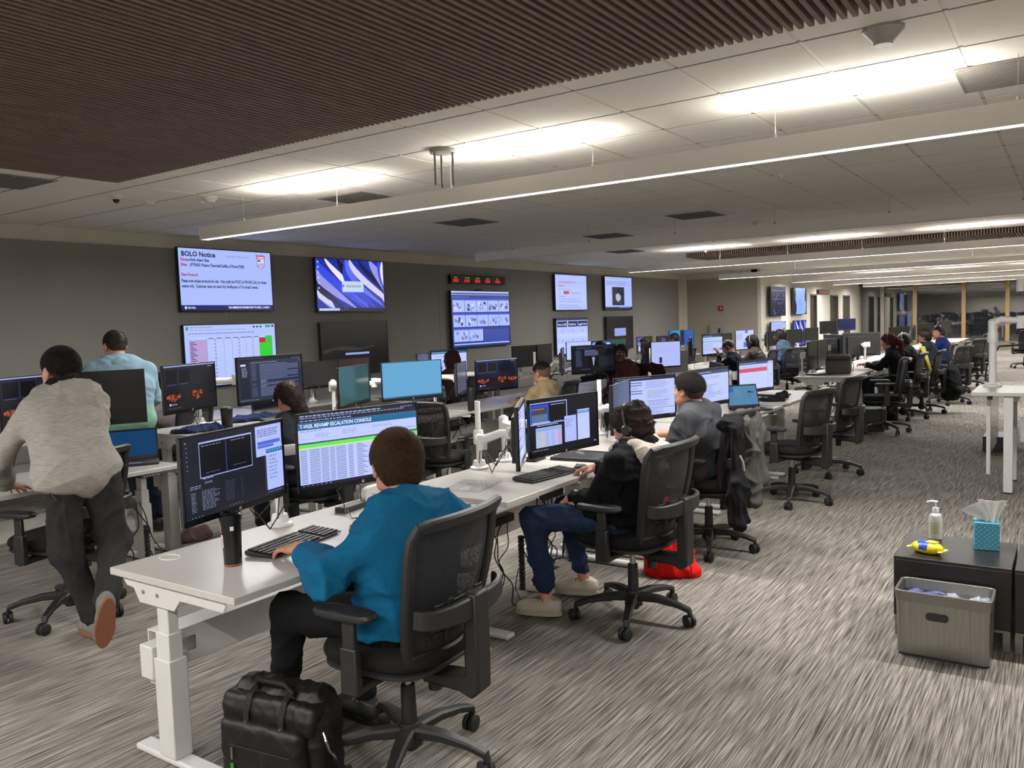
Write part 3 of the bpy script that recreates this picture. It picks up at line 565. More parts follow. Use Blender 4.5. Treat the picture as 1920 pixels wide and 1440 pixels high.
# second row
mon('e0',scr_off,'switched-off monitor between the bending person and the pale blue top',(-5.28,2.90,1.225),60,w=.58,h=.36)
mon('e00',lambda w,h:scr_fire(w,h,.5),'monitor behind the bending person at the left edge',(-5.40,2.58,1.235),112)
mon('e1',lambda w,h:scr_fire(w,h,.5),'dim monitor with two faint flames left of the mail list screen',(-5.14,3.50,1.25),112,w=.62)
mon('e2',scr_mail,'monitor showing a dark list of mails',(-5.25,4.30,1.25),97,w=.72,h=.37)
mon('f1',lambda w,h:scr_plain(w,h,'#2f4f52','#87a6a4','#1d2c30'),'monitor filled with plain dark green',(-5.12,5.08,1.13),112,w=.66,h=.345)
mon('f2',lambda w,h:scr_plain(w,h,'#5f9fc8'),'monitor filled with plain light blue',(-5.02,5.72,1.13),72,w=.64,h=.355)
mon('g1',lambda w,h:scr_plain(w,h,'#4a4c66',None,'#2a2c38'),'narrow-looking monitor angled beside the two-flame screen',(-5.22,6.72,1.07),118)
mon('g2',lambda w,h:scr_fire(w,h,.9),'monitor with two bright flames at its foot',(-5.16,7.27,1.07),80,w=.64,h=.345)
mon('h1',lambda w,h:scr_plain(w,h,'#262a3e',None,'#1a1d2a'),'monitor turned away left of the dark list screen by the shaved-neck person',(-5.32,8.95,1.12),118,w=.5)
mon('h2',scr_cctv_dark,'dark monitor with a pale standing figure picture',(-5.12,9.4,1.12),62,w=.68,h=.37)
# ================================================================== PEOPLE ENGINE: smooth bodies from blended volumes
def V3(*a): return np.array(a,float)
def seg_d(P,a,b,ra,rb):
    ba=b-a; t=np.clip(((P-a)@ba)/max(ba@ba,1e-9),0,1); return np.linalg.norm(P-a-t[...,None]*ba,axis=-1)-(ra+(rb-ra)*t)
def _clip(F,ax,clips):
    for c,nrm in clips:      # keep the side where (p-c).nrm < 0
        c=np.array(c,float); nrm=np.array(nrm,float); nrm/=np.linalg.norm(nrm)
        D=(ax[0]-c[0])[:,None,None]*nrm[0]+(ax[1]-c[1])[None,:,None]*nrm[1]+(ax[2]-c[2])[None,None,:]*nrm[2]; F=np.maximum(F,D.astype(np.float32))
    return F
def field(prims,h,pad=.03,clips=(),post=(),cut=None):
    """prims: ('c',a,b,ra,rb,k) | ('e',centre,radii,rot3x3,k) | ('-e',...) subtract"""
    lo=np.full(3,9e9); hi=-lo; bb=[]
    allp=list(prims)+list(post)
    for p in allp:
        if p[0]=='c': a,b,r=np.array(p[1],float),np.array(p[2],float),max(p[3],p[4]); l_=np.minimum(a,b)-r; h_=np.maximum(a,b)+r
        elif p[0]=='b': c=np.array(p[1],float); r=np.linalg.norm(p[2]); l_=c-r; h_=c+r
        else:
            c=np.array(p[1],float); r=max(p[2]); l_=c-r; h_=c+r
        bb.append((l_,h_))
        if not p[0].startswith('-'): lo=np.minimum(lo,l_); hi=np.maximum(hi,h_)
    lo-=pad; hi+=pad; n_=np.ceil((hi-lo)/h).astype(int)+1
    F=np.full(n_,.08,dtype=np.float32); ax=[lo[q]+h*np.arange(n_[q]) for q in range(3)]
    for ip,(p,(l_,h_)) in enumerate(zip(allp,bb)):
        if ip==len(prims): F=_clip(F,ax,clips)
        k=p[-1]; m=k+.03; i0=np.maximum(((l_-m-lo)/h).astype(int),0); i1=np.minimum(((h_+m-lo)/h).astype(int)+2,n_)
        if (i1<=i0).any(): continue
        Pp=np.stack(np.meshgrid(*[ax[q][i0[q]:i1[q]] for q in range(3)],indexing='ij'),-1)
        if p[0]=='c': d=seg_d(Pp,np.array(p[1],float),np.array(p[2],float),p[3],p[4])
        elif p[0]=='b':
            q=np.abs((Pp-np.array(p[1],float))@np.array(p[3]))-np.array(p[2])+p[4]; d=np.linalg.norm(np.maximum(q,0),axis=-1)+np.minimum(q.max(-1),0)-p[4]
        else:
            q=(Pp-np.array(p[1],float))@np.array(p[3]); r=np.array(p[2],float); k0=np.linalg.norm(q/r,axis=-1); k1=np.linalg.norm(q/(r*r),axis=-1)+1e-9; d=k0*(k0-1)/k1
        s=(slice(i0[0],i1[0]),slice(i0[1],i1[1]),slice(i0[2],i1[2])); G=F[s]
        if p[0].startswith('-'): d=-d; hh=np.maximum(k-np.abs(G-d),0)/max(k,1e-6); F[s]=np.maximum(G,d)+hh*hh*k*.25
        else: hh=np.maximum(k-np.abs(G-d),0)/max(k,1e-6); F[s]=np.minimum(G,d)-hh*hh*k*.25
    if not len(post): F=_clip(F,ax,clips)
    if cut is not None: F=np.maximum(F,cut(np.stack(np.meshgrid(*ax,indexing='ij'),-1)).astype(np.float32))
    F[0]=F[-1]=.05; F[:,0]=F[:,-1]=.05; F[:,:,0]=F[:,:,-1]=.05
    return F,lo,h
def nets(F,lo,h):
    S=F<0; a,b,c=F.shape; cnt=np.zeros((a-1,b-1,c-1),np.uint8); off=[(i,j,k) for i in (0,1) for j in (0,1) for k in (0,1)]
    for i,j,k in off: cnt+=S[i:a-1+i,j:b-1+j,k:c-1+k]
    I=np.argwhere((cnt>0)&(cnt<8)); idx=np.full(cnt.shape,-1,int); idx[tuple(I.T)]=np.arange(len(I))
    acc=np.zeros((len(I),3)); num=np.zeros(len(I))
    for e0 in off:
        for q in range(3):
            if e0[q]: continue
            e1=list(e0); e1[q]=1; p0=I+np.array(e0); p1=I+np.array(e1); f0=F[tuple(p0.T)]; f1=F[tuple(p1.T)]; m=(f0<0)!=(f1<0); t=np.where(m,f0/(f0-f1+1e-12),0)
            pt=p0.astype(float); pt[:,q]+=t; acc[m]+=pt[m]; num[m]+=1
    V=lo+h*(acc/num[:,None]); fs=[]
    for q in range(3):
        u,w=[(1,2),(2,0),(0,1)][q]; s0=[slice(None)]*3; s1=[slice(None)]*3; s0[q]=slice(0,-1); s1[q]=slice(1,None)
        E=S[tuple(s0)]!=S[tuple(s1)]; Q=np.argwhere(E); Q=Q[(Q[:,u]>0)&(Q[:,w]>0)&(Q[:,u]<F.shape[u]-1)&(Q[:,w]<F.shape[w]-1)]
        def at(du,dw): z=Q.copy(); z[:,u]-=du; z[:,w]-=dw; return idx[tuple(z.T)]
        f=np.stack([at(1,1),at(0,1),at(0,0),at(1,0)],1); flip=~S[tuple(Q.T)]; f[flip]=f[flip][:,::-1]; fs.append(f[(f>=0).all(1)])
    return V,np.concatenate(fs)
def vnormals(V,Fc):
    n=np.cross(V[Fc[:,2]]-V[Fc[:,0]],V[Fc[:,3]]-V[Fc[:,1]]); N=np.zeros_like(V)
    for i in range(4): np.add.at(N,Fc[:,i],n)
    return N/(np.linalg.norm(N,axis=1,keepdims=True)+1e-12)
def wrinkle(V,Fc,amp,seed=0,scale=1.0,weight=None,dirs=None):
    r=np.random.default_rng(seed); N=vnormals(V,Fc); d=np.zeros(len(V))
    for i in range(7):
        k=r.normal(size=3); k/=np.linalg.norm(k); 
        if dirs is not None: k=k*np.array(dirs); k/=np.linalg.norm(k)
        f=(22+30*r.random())*scale; k2=r.normal(size=3)*14*scale; k3=r.normal(size=3)*7*scale
        ph=V@(k*f)+1.7*np.sin(V@k2+r.random()*6)+2.3*np.sin(V@k3+r.random()*6); g=(1-np.abs(np.sin(ph*.5)))**2.2; mask=.5+.5*np.sin(V@(r.normal(size=3)*9)+r.random()*6); d+=g*mask*(.5+.5*r.random())
    d=d-d.mean(); w=1 if weight is None else weight(V)
    return V+N*(amp*d*w)[:,None]
def skin_mesh(name,parts,parent,ang=80):   # parts: list of (V,F,mat or mat-index-fn)
    v=[];f=[];mi=[];mats=[];o=0
    for V,Fc,m in parts:
        v.append(V); f.append(Fc+o) if isinstance(Fc,np.ndarray) and Fc.shape[1]==4 else f.append(Fc+o)
        ml=m if isinstance(m,list) else None
        if ml is None: ids=np.full(len(Fc),0); ml=[m]
        else: ids=m[-1]; ml=m[:-1]
        base=[]
        for q in ml:
            if q not in mats: mats.append(q)
            base.append(mats.index(q))
        mi.append(np.array(base)[ids]); o+=len(V)
    V=np.concatenate(v); me=bpy.data.meshes.new(name); faces=[tuple(dict.fromkeys(q)) for a in f for q in a.tolist()]
    me.from_pydata(V.tolist(),[],faces)
    for q in mats: me.materials.append(q)
    me.polygons.foreach_set('material_index',np.concatenate(mi).astype(np.int32)); me.polygons.foreach_set('use_smooth',[True]*len(faces)); me.update()
    ob=bpy.data.objects.new(name,me); C.objects.link(ob); ob.parent=parent; return ob
def frame(fwd,up=(0,0,1)):   # columns: right, forward, up
    f=np.array(fwd,float); f/=np.linalg.norm(f); u=np.array(up,float); u=u-f*(u@f); u/=np.linalg.norm(u); r=np.cross(f,u); return np.stack([r,f,u],1)
I3=np.eye(3)
def strands(V,Fc,dens,L,rad,comb,seed=0,jit=.35,lift=.5):   # short tapered hairs standing on a hair surface
    r=np.random.default_rng(seed); n=vnormals(V,Fc); ar=np.linalg.norm(np.cross(V[Fc[:,2]]-V[Fc[:,0]],V[Fc[:,3]]-V[Fc[:,1]]),axis=1)/2
    N=int(dens*ar.sum()); pk=r.choice(len(Fc),N,p=ar/ar.sum()); w=r.random((N,2)); q=V[Fc[pk]]
    P=(q[:,0]*(1-w[:,:1])+q[:,1]*w[:,:1])*(1-w[:,1:])+(q[:,3]*(1-w[:,:1])+q[:,2]*w[:,:1])*w[:,1:]; Nn=n[Fc[pk,0]]
    cb=comb(P,Nn); cb=cb-Nn*(cb*Nn).sum(1,keepdims=True); cb/=np.linalg.norm(cb,axis=1,keepdims=True)+1e-9
    D=Nn*lift+cb*(1-lift)+r.normal(size=(N,3))*jit*.5; D/=np.linalg.norm(D,axis=1,keepdims=True); Ls=L*(.6+.6*r.random(N))[:,None]
    S=np.cross(D,r.normal(size=(N,3))); S/=np.linalg.norm(S,axis=1,keepdims=True)+1e-9; T=np.cross(D,S)
    mid=P+D*Ls*.55; D2=D*.6+cb*.5-Nn*.15; D2/=np.linalg.norm(D2,axis=1,keepdims=True); tip=mid+D2*Ls*.45
    b0=P-Nn*.002; A=[b0+S*rad,b0-S*rad*.5+T*rad*.87,b0-S*rad*.5-T*rad*.87,mid+S*rad*.7,mid-S*rad*.35+T*rad*.6,mid-S*rad*.35-T*rad*.6,tip]
    VV=np.stack(A,1).reshape(-1,3); base=np.arange(N)[:,None]*7; Q=[]
    for i in range(3): j=(i+1)%3; Q.append(np.concatenate([base+i,base+j,base+3+j,base+3+i],1)); Q.append(np.concatenate([base+3+i,base+3+j,base+6,base+6],1))
    return VV,np.concatenate(Q)
def fixq(Fc): return [tuple(dict.fromkeys(int(i) for i in q)) for q in Fc]
# --- hand: palm down, fingers along +Y, wrist at origin. side=+1 right hand (thumb to -X)
def hand_prims(side=1,curl=(.5,.5,.5,.5),thumb=(.3,.25),spread=.09,s=1.0):
    pr=[]; T=-side; k=.006
    pr+= [('c',V3(-.012,0,0),V3(-.018,.05,0),.019,.017,.02),('c',V3(.012,0,0),V3(.02,.05,-.002),.018,.015,.02),('c',V3(-.026,.05,.0),V3(-.028,.082,0),.0125,.0115,.016),('c',V3(.026,.045,-.002),V3(.028,.072,-.002),.0115,.010,.016),('c',V3(-.008,.05,.002),V3(-.009,.086,.001),.0125,.0115,.016),('c',V3(.010,.05,.001),V3(.011,.084,0),.0125,.011,.016)]
    base=[(-.028,.084),(-.0095,.089),(.0105,.086),(.029,.076)]; ln=[(.038,.024,.018),(.042,.028,.019),(.038,.026,.018),(.030,.019,.016)]; rd=[.0092,.0094,.0088,.0078]
    for i in range(4):
        p=V3(base[i][0],base[i][1],0); a=-curl[i]*.4; sp=(i-1.5)*spread; r=rd[i]
        for j in range(3):
            d=V3(math.sin(sp)*math.cos(a),math.cos(a)*math.cos(sp),math.sin(a)); q=p+d*ln[i][j]; r2=r*.93 if j<2 else r*.82
            pr.append(('c',p,q,r,r2,.003 if j else .007)); p=q; r=r2; a-=curl[i]*(1.0 if j==0 else .75)
    p=V3(-.028,.018,-.006); d=V3(-.72,.66,-.22); d/=np.linalg.norm(d); q=p+d*.036; pr.append(('c',p-d*.01,q,.0155,.0115,.014)); d2=V3(-.30-thumb[0]*.3+.35,.9,-.12-thumb[1]); d2/=np.linalg.norm(d2); q2=q+d2*.030; pr.append(('c',q,q2,.0112,.0102,.004)); d3=V3(-.0+.25,.95,-.2-thumb[1]); d3/=np.linalg.norm(d3); pr.append(('c',q2,q2+d3*.024,.0102,.0082,.003))
    pr.append(('c',V3(0,-.05,0),V3(0,.01,0),.025,.022,.02))
    out=[]
    for p in pr:
        a,b=p[1]*s,p[2]*s
        if side<0: a=a*V3(-1,1,1); b=b*V3(-1,1,1)
        out.append(('c',a,b,p[3]*s,p[4]*s,p[5]*s))
    return out
def hand_mesh(wrist,fwd,up,side,curl,thumb=(.3,.25),s=1.0,h=.0026,spread=.09):
    V,Fc=nets(*field(hand_prims(side,curl,thumb,spread,s),h,.008)); Rm=frame(fwd,up); return V@Rm.T+np.array(wrist,float),Fc
# --- head prims in a head frame (x right, y forward, z up, origin = centre of the skull)
def head_prims(c,Rm,s=1.0,jaw=1.0,fat=1.0,nose=1.0):
    def L(x,y,z): return c+Rm@(V3(x,y,z)*s)
    def E(x,y,z,rx,ry,rz,k,neg=False): return ('-e' if neg else 'e',L(x,y,z),(rx*s,ry*s,rz*s),Rm,k)
    p=[E(0,-.012,.022,.076*fat,.094,.088,.01),E(0,.030,-.045,.060*fat,.062,.072,.035),E(0,.052,-.092,.030*jaw,.030,.022,.03),E(0,.07,.028,.052,.02,.020,.02)]
    for q in (-1,1): p+=[E(q*.046*fat,.022,-.070,.022*jaw,.05,.026,.03),E(q*.040*fat,.058,-.028,.022,.02,.018,.02)]
    p+=[('c',L(0,.088,.008),L(0,.108*nose,-.030),.009*s,.0125*s,.012),('c',L(-.012,.094,-.036),L(.012,.094,-.036),.0085*s,.0085*s,.008)]
    for q in (-1,1): p+=[E(q*.031,.094,.004,.016,.010,.011,.012,True),E(q*.031,.078,.003,.0135,.0135,.0125,.004)]
    p+=[('c',L(-.016,.083,-.062),L(.016,.083,-.062),.0075*s,.0075*s,.005),('c',L(-.013,.082,-.073),L(.013,.082,-.073),.008*s,.008*s,.004)]
    for q in (-1,1):
        p+=[E(q*.083*fat,-.008,-.012,.012,.021,.033,.005),E(q*.093*fat,-.003,-.008,.007,.011,.019,.003,True)]
    return p
def head_marks(V,Fc,c,Rm,s,skin,lip,eye,iris,brow):
    m=(V[Fc].mean(1)-c)@Rm/s; ids=np.zeros(len(Fc),int); x,y,z=np.abs(m[:,0]),m[:,1],m[:,2]
    ids[(x<.022)&(y>.078)&(z<-.056)&(z>-.079)]=1
    e=np.sqrt(((x-.031)/.012)**2+((z-.004)/.0062)**2); ids[(e<1)&(y>.078)]=2; ids[(np.hypot(x-.031,z-.004)<.0052)&(y>.08)]=3
    ids[(x>.016)&(x<.048)&(z>.020)&(z<.027)&(y>.06)]=4
    return [skin,lip,eye,iris,brow,ids]
EYE=M('#d8d2ca',.2); IRIS=M('#1a120c',.15)

SKIN={'pale':('#c08c78','#a5645a'),'tan':('#a87560','#8a4f45'),'brown':('#6e4637','#59332c'),'dark':('#3d261f','#38201d'),'warm':('#b58068','#96564c')}
def skinmat(k): return M(SKIN[k][0],.5,noise=.06,nscale=30,spec=.35)
def hairmat(c): return M(c,.55,noise=.3,nscale=60,spec=.35)
def shoe(name,ankle,fwd,up,parent,root,mat,sole,h=.005,s=1.0,laces=False):
    """ankle: ankle joint; the shoe hangs .075 below it along -up"""
    Rm=frame(fwd,up); o=np.array(ankle,float)-Rm@V3(0,.0,.082*s)-np.array(root,float)
    pr=[('e',V3(0,.055,.045)*s,(.043*s,.115*s,.042*s),I3,.01),('e',V3(0,-.035,.055)*s,(.036*s,.048*s,.058*s),I3,.03),('e',V3(0,.13,.035)*s,(.042*s,.05*s,.03*s),I3,.02),('c',V3(0,-.02,.06)*s,V3(0,-.015,.10)*s,.036*s,.036*s,.02)]
    V,Fc=nets(*field(pr,h,.01,clips=[((0,0,.012*s),(0,0,-1)),((0,-.0,.105*s),(0,-.25,1))])); V=V@Rm.T+o
    ob=skin_mesh(name,[(V,Fc,mat)],parent)
    oc=[]
    for i in range(28):
        a=2*math.pi*i/28; yy=math.sin(a); w=.047-.008*max(0,-yy)+.0*yy; xx=math.cos(a)*w*(1-.12*math.exp(-((yy+.15)/.25)**2)); oc.append((xx*s,(.052+.135*yy)*s))
    b=MB(); b.T=Matrix.Translation(Vector(o.tolist()))@Matrix(Rm.tolist()).to_4x4(); b.prism(oc,0,.026*s); b.build('sole',sole,ob,bev=.003)
    if laces:
        l=MB(); l.T=b.T
        for i in range(5): l.tube([(-.026*s,(.028+i*.018)*s,(.088-i*.006)*s),(0,(.036+i*.018)*s,(.0985-i*.0065)*s),(.026*s,(.028+i*.018)*s,(.088-i*.006)*s)],.003*s,5)
        l.build('laces',M('#8f8576',.7),ob)
    return ob
def person(label,J,S):
    J={k:V3(*v) for k,v in J.items()}; lod=S.get('lod',0); hs=[1,1.5,2.1][lod]; bu=S.get('bulk',1.0); hsz=S.get('head',1.0)
    pel,chs,nk,hd=J['pel'],J['chs'],J['nk'],J['hd']; rt=J['rsh']-J['lsh']; rt/=np.linalg.norm(rt); rt2=S.get('hipdir'); 
    rp_=(np.array(rt2,float)/np.linalg.norm(rt2)) if rt2 is not None else (lambda q:q/np.linalg.norm(q))(rt*V3(1,1,0))
    root=V3(pel[0],pel[1],S.get('z0',0)); t=thing('person',label,'person',tuple(root.tolist()),0,S.get('group'))
    for k in J: J[k]=J[k]-root
    pel,chs,nk,hd=J['pel'],J['chs'],J['nk'],J['hd']; axis=chs-pel; axis/=np.linalg.norm(axis)
    sk=skinmat(S['skin']); lip=M(SKIN[S['skin']][1],.45)
    def side(p,d,v=rt): return p-v*d,p+v*d
    # ---- shirt
    sm=S['shirt']; lo=S.get('loose',.012); b_=[]; 
    def C(a,b,ra,rb,k=.05): return ('c',a,b,ra,rb,k)
    mid=pel*.5+chs*.5; up_=chs*.3+nk*.7
    b_+=[C(*side(pel+axis*.0,.075*bu,rp_),.118*bu+lo,.118*bu+lo),C(*side(mid,.068*bu),.105*bu+lo,.105*bu+lo),C(*side(chs,.078*bu),.108*bu+lo,.108*bu+lo),C(*side(up_,.07),.082*bu+lo,.082*bu+lo),
         C(J['lsh']+rt*.02,up_-rt*.03,.046+lo,.066+lo),C(J['rsh']-rt*.02,up_+rt*.03,.046+lo,.066+lo),C(nk-axis*.04,nk-axis*.02,.062+lo*.5,.055+lo*.5,.05)]
    if S.get('back'): b_+=[(q[0],*[x for x in q[1:]]) for q in S['back'](J,rt,axis)]
    arms=[]; sl=S.get('sleeve','long')
    for q in 'lr':
        sh,el,wr=J[q+'sh'],J[q+'el'],J[q+'wr']; arms.append(C(sh,el,.048+lo,.044+lo,.04))
        if sl=='long': arms.append(C(el,wr+(el-wr)*S.get('cuff',.17),.046+lo,.030+lo*.7,.03))
    hem=S.get('hem',.10); clips=[(pel-axis*hem,-axis)]; 
    if sl=='short':
        arms=[]
        for q in 'lr': sh,el=J[q+'sh'],J[q+'el']; arms.append(C(sh,sh+(el-sh)*.82,.058+lo,.056+lo,.04))
    h=.0085*hs; F_=field(b_,h,.03+lo,clips=clips,post=arms); V,Fc=nets(*F_)
    V=wrinkle(V,Fc,S.get('wr',.010),S.get('seed',1),S.get('wsc',1.0))
    skin_mesh(S.get('shirt_name','shirt'),[(V,Fc,sm)],t)
    # ---- trousers
    if S.get('legs',True):
        hp=[pel-rp_*.085-V3(0,0,.0),pel+rp_*.085-V3(0,0,.0)]; lt=S.get('legloose',.012); b2=[C(*side(pel,.07*bu,rp_),.112*bu+lt*.5,.112*bu+lt*.5)]
        for i,q in enumerate('lr'):
            kn,an=J[q+'kn'],J[q+'an']; b2+=[C(hp[i],kn,.082*bu+lt*.6,.058+lt,.04),C(kn,an+(kn-an)*S.get('ankle_gap',.10),.055+lt,.040+lt,.03)]
        V,Fc=nets(*field(b2,.0095*hs,.03,clips=[(pel+axis*.09,axis)])); V=wrinkle(V,Fc,S.get('lwr',.009),5+S.get('seed',1)); skin_mesh('trousers',[(V,Fc,S['pants'])],t)
        for i,q in enumerate('lr'):
            if S.get('shoe_'+q,True): shoe('shoe',J[q+'an'],S.get('toe_'+q,S['toes']),S.get('up_'+q,(0,0,1)),t,(0,0,0),S['shoe'],S.get('sole',M('#d2cdc2',.6)),h=.0055*hs,s=S.get('shoesize',1.0),laces=lod==0) 
    # ---- body: head, neck, arms and hands in one skin surface
    Rm=frame(S['look'],S.get('hup',(0,0,1))); hpz=head_prims(hd,Rm,hsz,jaw=S.get('jaw',1.0),fat=S.get('fat',1.0))
    hpz+=[('c',hd+Rm@V3(0,-.022,-.055)*hsz,nk+axis*.0,.050*S.get('neckw',1),.056*S.get('neckw',1),.022),('c',nk,nk-axis*.06,.056,.08,.04)]
    Vh,Fh=nets(*field(hpz,.0046*hs,.02)); parts=[(Vh,Fh,head_marks(Vh,Fh,hd,Rm,hsz,sk,lip,EYE,IRIS,hairmat(S['hair'])))]
    core=[C(pel+axis*.08,chs,.085,.085),C(chs,nk,.085,.06)]
    for q in 'lr':
        sh,el,wr=J[q+'sh'],J[q+'el'],J[q+'wr']; core+=[C(chs,sh,.05,.045),C(sh,el,.045,.038,.03),C(el,el*.45+wr*.55,.039,.033,.02),C(el*.45+wr*.55,wr,.033,.025,.02)]
        if S.get('legs',True): core+=[C(pel+rp_*(.085 if q=='r' else -.085)+V3(0,0,.04),J[q+'kn'],.05,.045),C(J[q+'kn'],J[q+'an'],.045,.034,.03)]
    Vc,Fc=nets(*field(core,.010*hs,.02)); parts.append((Vc,Fc,sk))
    for q,sd in (('l',-1),('r',1)):
        hh=S.get('hand_'+q)
        if hh is None: d=J[q+'wr']-J[q+'el']; hh=dict(fwd=d,up=(0,0,1),curl=(.6,.6,.6,.6))
        Vp,Fp=hand_mesh(J[q+'wr'],hh['fwd'],hh.get('up',(0,0,1)),sd,hh.get('curl',(.5,.5,.5,.5)),hh.get('thumb',(.3,.25)),s=S.get('hsz',1.0),h=[.0028,.0045,.007][lod],spread=hh.get('spread',.09)); parts.append((Vp,Fp,sk))
    skin_mesh('body',parts,t)
    # ---- hair
    H=S.get('hairspec',{}); th=H.get('th',.008)
    if H.get('style','short')!='none':
        def E(x,y,z,rx,ry,rz,k): return ('e',hd+Rm@(V3(x,y,z)*hsz),(rx*hsz,ry*hsz,rz*hsz),Rm,k)
        hp2=[E(0,-.012,.024,.078*S.get('fat',1.0)+th,.096+th,.090+th*1.1,.01),E(0,-.055,-.03,.060+th*.6,.048+th*.6,.060,.02)] if H.get('fade') is None else [E(0,-.012,.024,.078*S.get('fat',1.0)+th,.096+th,.090+th*1.1,.01),E(0,-.042,-.022,.052+th*.6,.050+th*.6,.050,.02)]
        for e in H.get('extra',[]): hp2.append(('c',hd+Rm@(V3(*e[0])*hsz),hd+Rm@(V3(*e[1])*hsz),e[2],e[3],e[4]))
        ly,lz=H.get('line',([-.14,-.05,-.030,-.018,.008,.026,.045,.085,.12],[-.080,-.070,-.03,.016,.014,.006,.045,.062,.068]))
        if H.get('fade') is not None and 'line' not in H: lz=[max(v,-.055) for v in lz]
        def cut(P):
            q=((P-hd)@Rm)/hsz; zl=np.interp(q[...,1],ly,lz); dd=(zl-q[...,2])*.75
            if H.get('long'): dd=np.where(q[...,1]<H['long'],-.05,dd)
            return dd
        Vx,Fx=nets(*field(hp2,.005*hs,.02,cut=cut))
        if H.get('wave'): Vx=wrinkle(Vx,Fx,H['wave'],3,H.get('wsc',2.0))
        hm=hairmat(S['hair']); zc=((Vx[Fx].mean(1)-hd)@Rm)/hsz
        if H.get('fade') is not None:
            fm=M(H.get('fadecol','#4a382f'),.7,noise=.25,nscale=200,spec=.2); ids=((zc[:,2]+.012*np.sin(zc[:,1]*60))<H['fade']).astype(int); pp=[(Vx,Fx,[hm,fm,ids])]
        else: pp=[(Vx,Fx,hm)]
        if H.get('dens') :
            cr=hd+Rm@V3(*H.get('crown',(0.01,-.075,.075)))
            def comb(P,N):
                d=P-cr; d=d-np.array(axis)*0; d/=np.linalg.norm(d,axis=1,keepdims=True)+1e-6; 
                sw=np.cross(N,d)*H.get('swirl',.3); return d+sw+V3(0,0,-.5)*H.get('down',.6)
            Fs=Fx if H.get('fade') is None else Fx[ids==0]; pp.append((*strands(Vx,Fs,H['dens'],H.get('L',.018),H.get('rad',.0009),comb,4,H.get('jit',.35),H.get('lift',.45)),hairmat(S['hair2'] if 'hair2' in S else S['hair'])))
        skin_mesh('hair',pp,t)
    S['_J']=J; S['_R']=Rm; S['_root']=root; return t
def headset(t,S,boom=True,side_=-1,col=None):
    J,Rm=S['_J'],S['_R']; hd=J['hd']; s=S.get('head',1.0); th=S.get('hairspec',{}).get('th',.008)+.006; hb=MB(); col=col or BLKM
    T=Matrix.Translation(Vector(hd.tolist()))@Matrix(Rm.tolist()).to_4x4(); hb.T=T; pts=[]
    for i in range(17):
        a=math.pi*i/16; pts.append(((.083*S.get('fat',1)+th)*s*math.cos(a),-.005,(.012+(.102+th)*math.sin(a))*s))
    hb.tube(pts,1,flat=(.009,.0035,(0,0,1)) if False else None) if False else hb.tube(pts,.0055,8)
    o=hb.build('headset',col,t)
    for q in (-1,1):
        e=MB(); e.T=T; x=q*(.090*S.get('fat',1)+th*.3)*s; e.tube([(x-q*.008,-.004,-.008),(x+q*.004,-.004,-.008),(x+q*.018,-.004,-.008)],[.031*s,.033*s,.024*s],18); e.build('ear_cushion',BLK,o)
    if boom:
        m=MB(); m.T=T; x=side_*.105*s; m.tube([(x,0,-.012),(x,.03,-.035),(x*.95,.07,-.062),(x*.8,.115,-.082)],.0032,8); m.tube([(x*.82,.105,-.079),(x*.75,.128,-.086)],.006,8); m.build('microphone_boom',BLK,o)
    return o
def glasses(t,S):
    J,Rm=S['_J'],S['_R']; g=MB(); g.T=Matrix.Translation(Vector(J['hd'].tolist()))@Matrix(Rm.tolist()).to_4x4()
    for q in (-1,1):
        g.tube([(q*.033+.024*math.cos(a),.112,.004+.018*math.sin(a)) for a in [i*math.pi/10 for i in range(20)]],.0018,6,closed=True); g.tube([(q*.057,.112,.008),(q*.080,.09,.008),(q*.088,.0,.004),(q*.085,-.02,-.01)],.0018,6)
    g.tube([(-.009,.113,.006),(.009,.113,.006)],.0016,6); g.build('glasses',BLKG,t)
# ================================================================== PEOPLE AND CHAIRS
AISLE='mesh chairs of the aisle row'; MIDC='mesh chairs of the second row'; WALLC='mesh chairs of the wall row'
BLKC=M('#161617',.9,noise=.12,nscale=90,bump=.15,spec=.15); JEAN=M('#26334a',.9,noise=.15,nscale=30,bump=.2,spec=.15); DARKP=M('#24262b',.9,noise=.1,nscale=90,spec=.15)
SH=dict(th=.010,dens=90000,L=.014,rad=.0011,lift=.5)
def cloth(c,**k): return M(c,.92,noise=k.get('n',.07),nscale=k.get('ns',80),bump=.15,spec=.12)
ppl=[]
# --- nearest: teal sweatshirt
chair(-2.02,2.20,184,'black mesh office chair the person in the teal sweatshirt sits on',AISLE)
S=dict(skin='warm',hair='#2e2119',hair2='#46321f',shirt=cloth('#0e5273'),pants=BLKC,shoe=BLK,sole=BLK,loose=.022,bulk=1.05,head=1.06,look=(-.86,.50,-.12),hairspec=dict(th=.011,dens=300000,L=.017,rad=.0008,lift=.5),wr=.026,wsc=.75,seed=3,toes=(-.9,.1,0),
 hand_l=dict(fwd=(-1,-.05,-.10),curl=(.45,.4,.45,.5),thumb=(.1,.1)),hand_r=dict(fwd=(-.95,.2,-.1),curl=(.75,.7,.8,.9)),shirt_name='sweatshirt',hem=.05,hipdir=(0.02,1,0),neckw=1.1)
person('person in a teal sweatshirt with short brown hair typing at the nearest desk',
 dict(pel=(-2.00,2.19,.585),chs=(-1.99,2.20,.80),nk=(-2.05,2.25,.965),hd=(-2.13,2.315,1.10),lsh=(-2.01,2.04,.875),rsh=(-1.95,2.42,.875),lel=(-2.09,1.90,.79),lwr=(-2.44,2.10,.785),rel=(-2.24,2.52,.76),rwr=(-2.45,2.50,.79),
  lkn=(-2.42,2.00,.57),rkn=(-2.42,2.38,.54),lan=(-2.60,2.10,.10),ran=(-2.38,2.33,.10)),S)
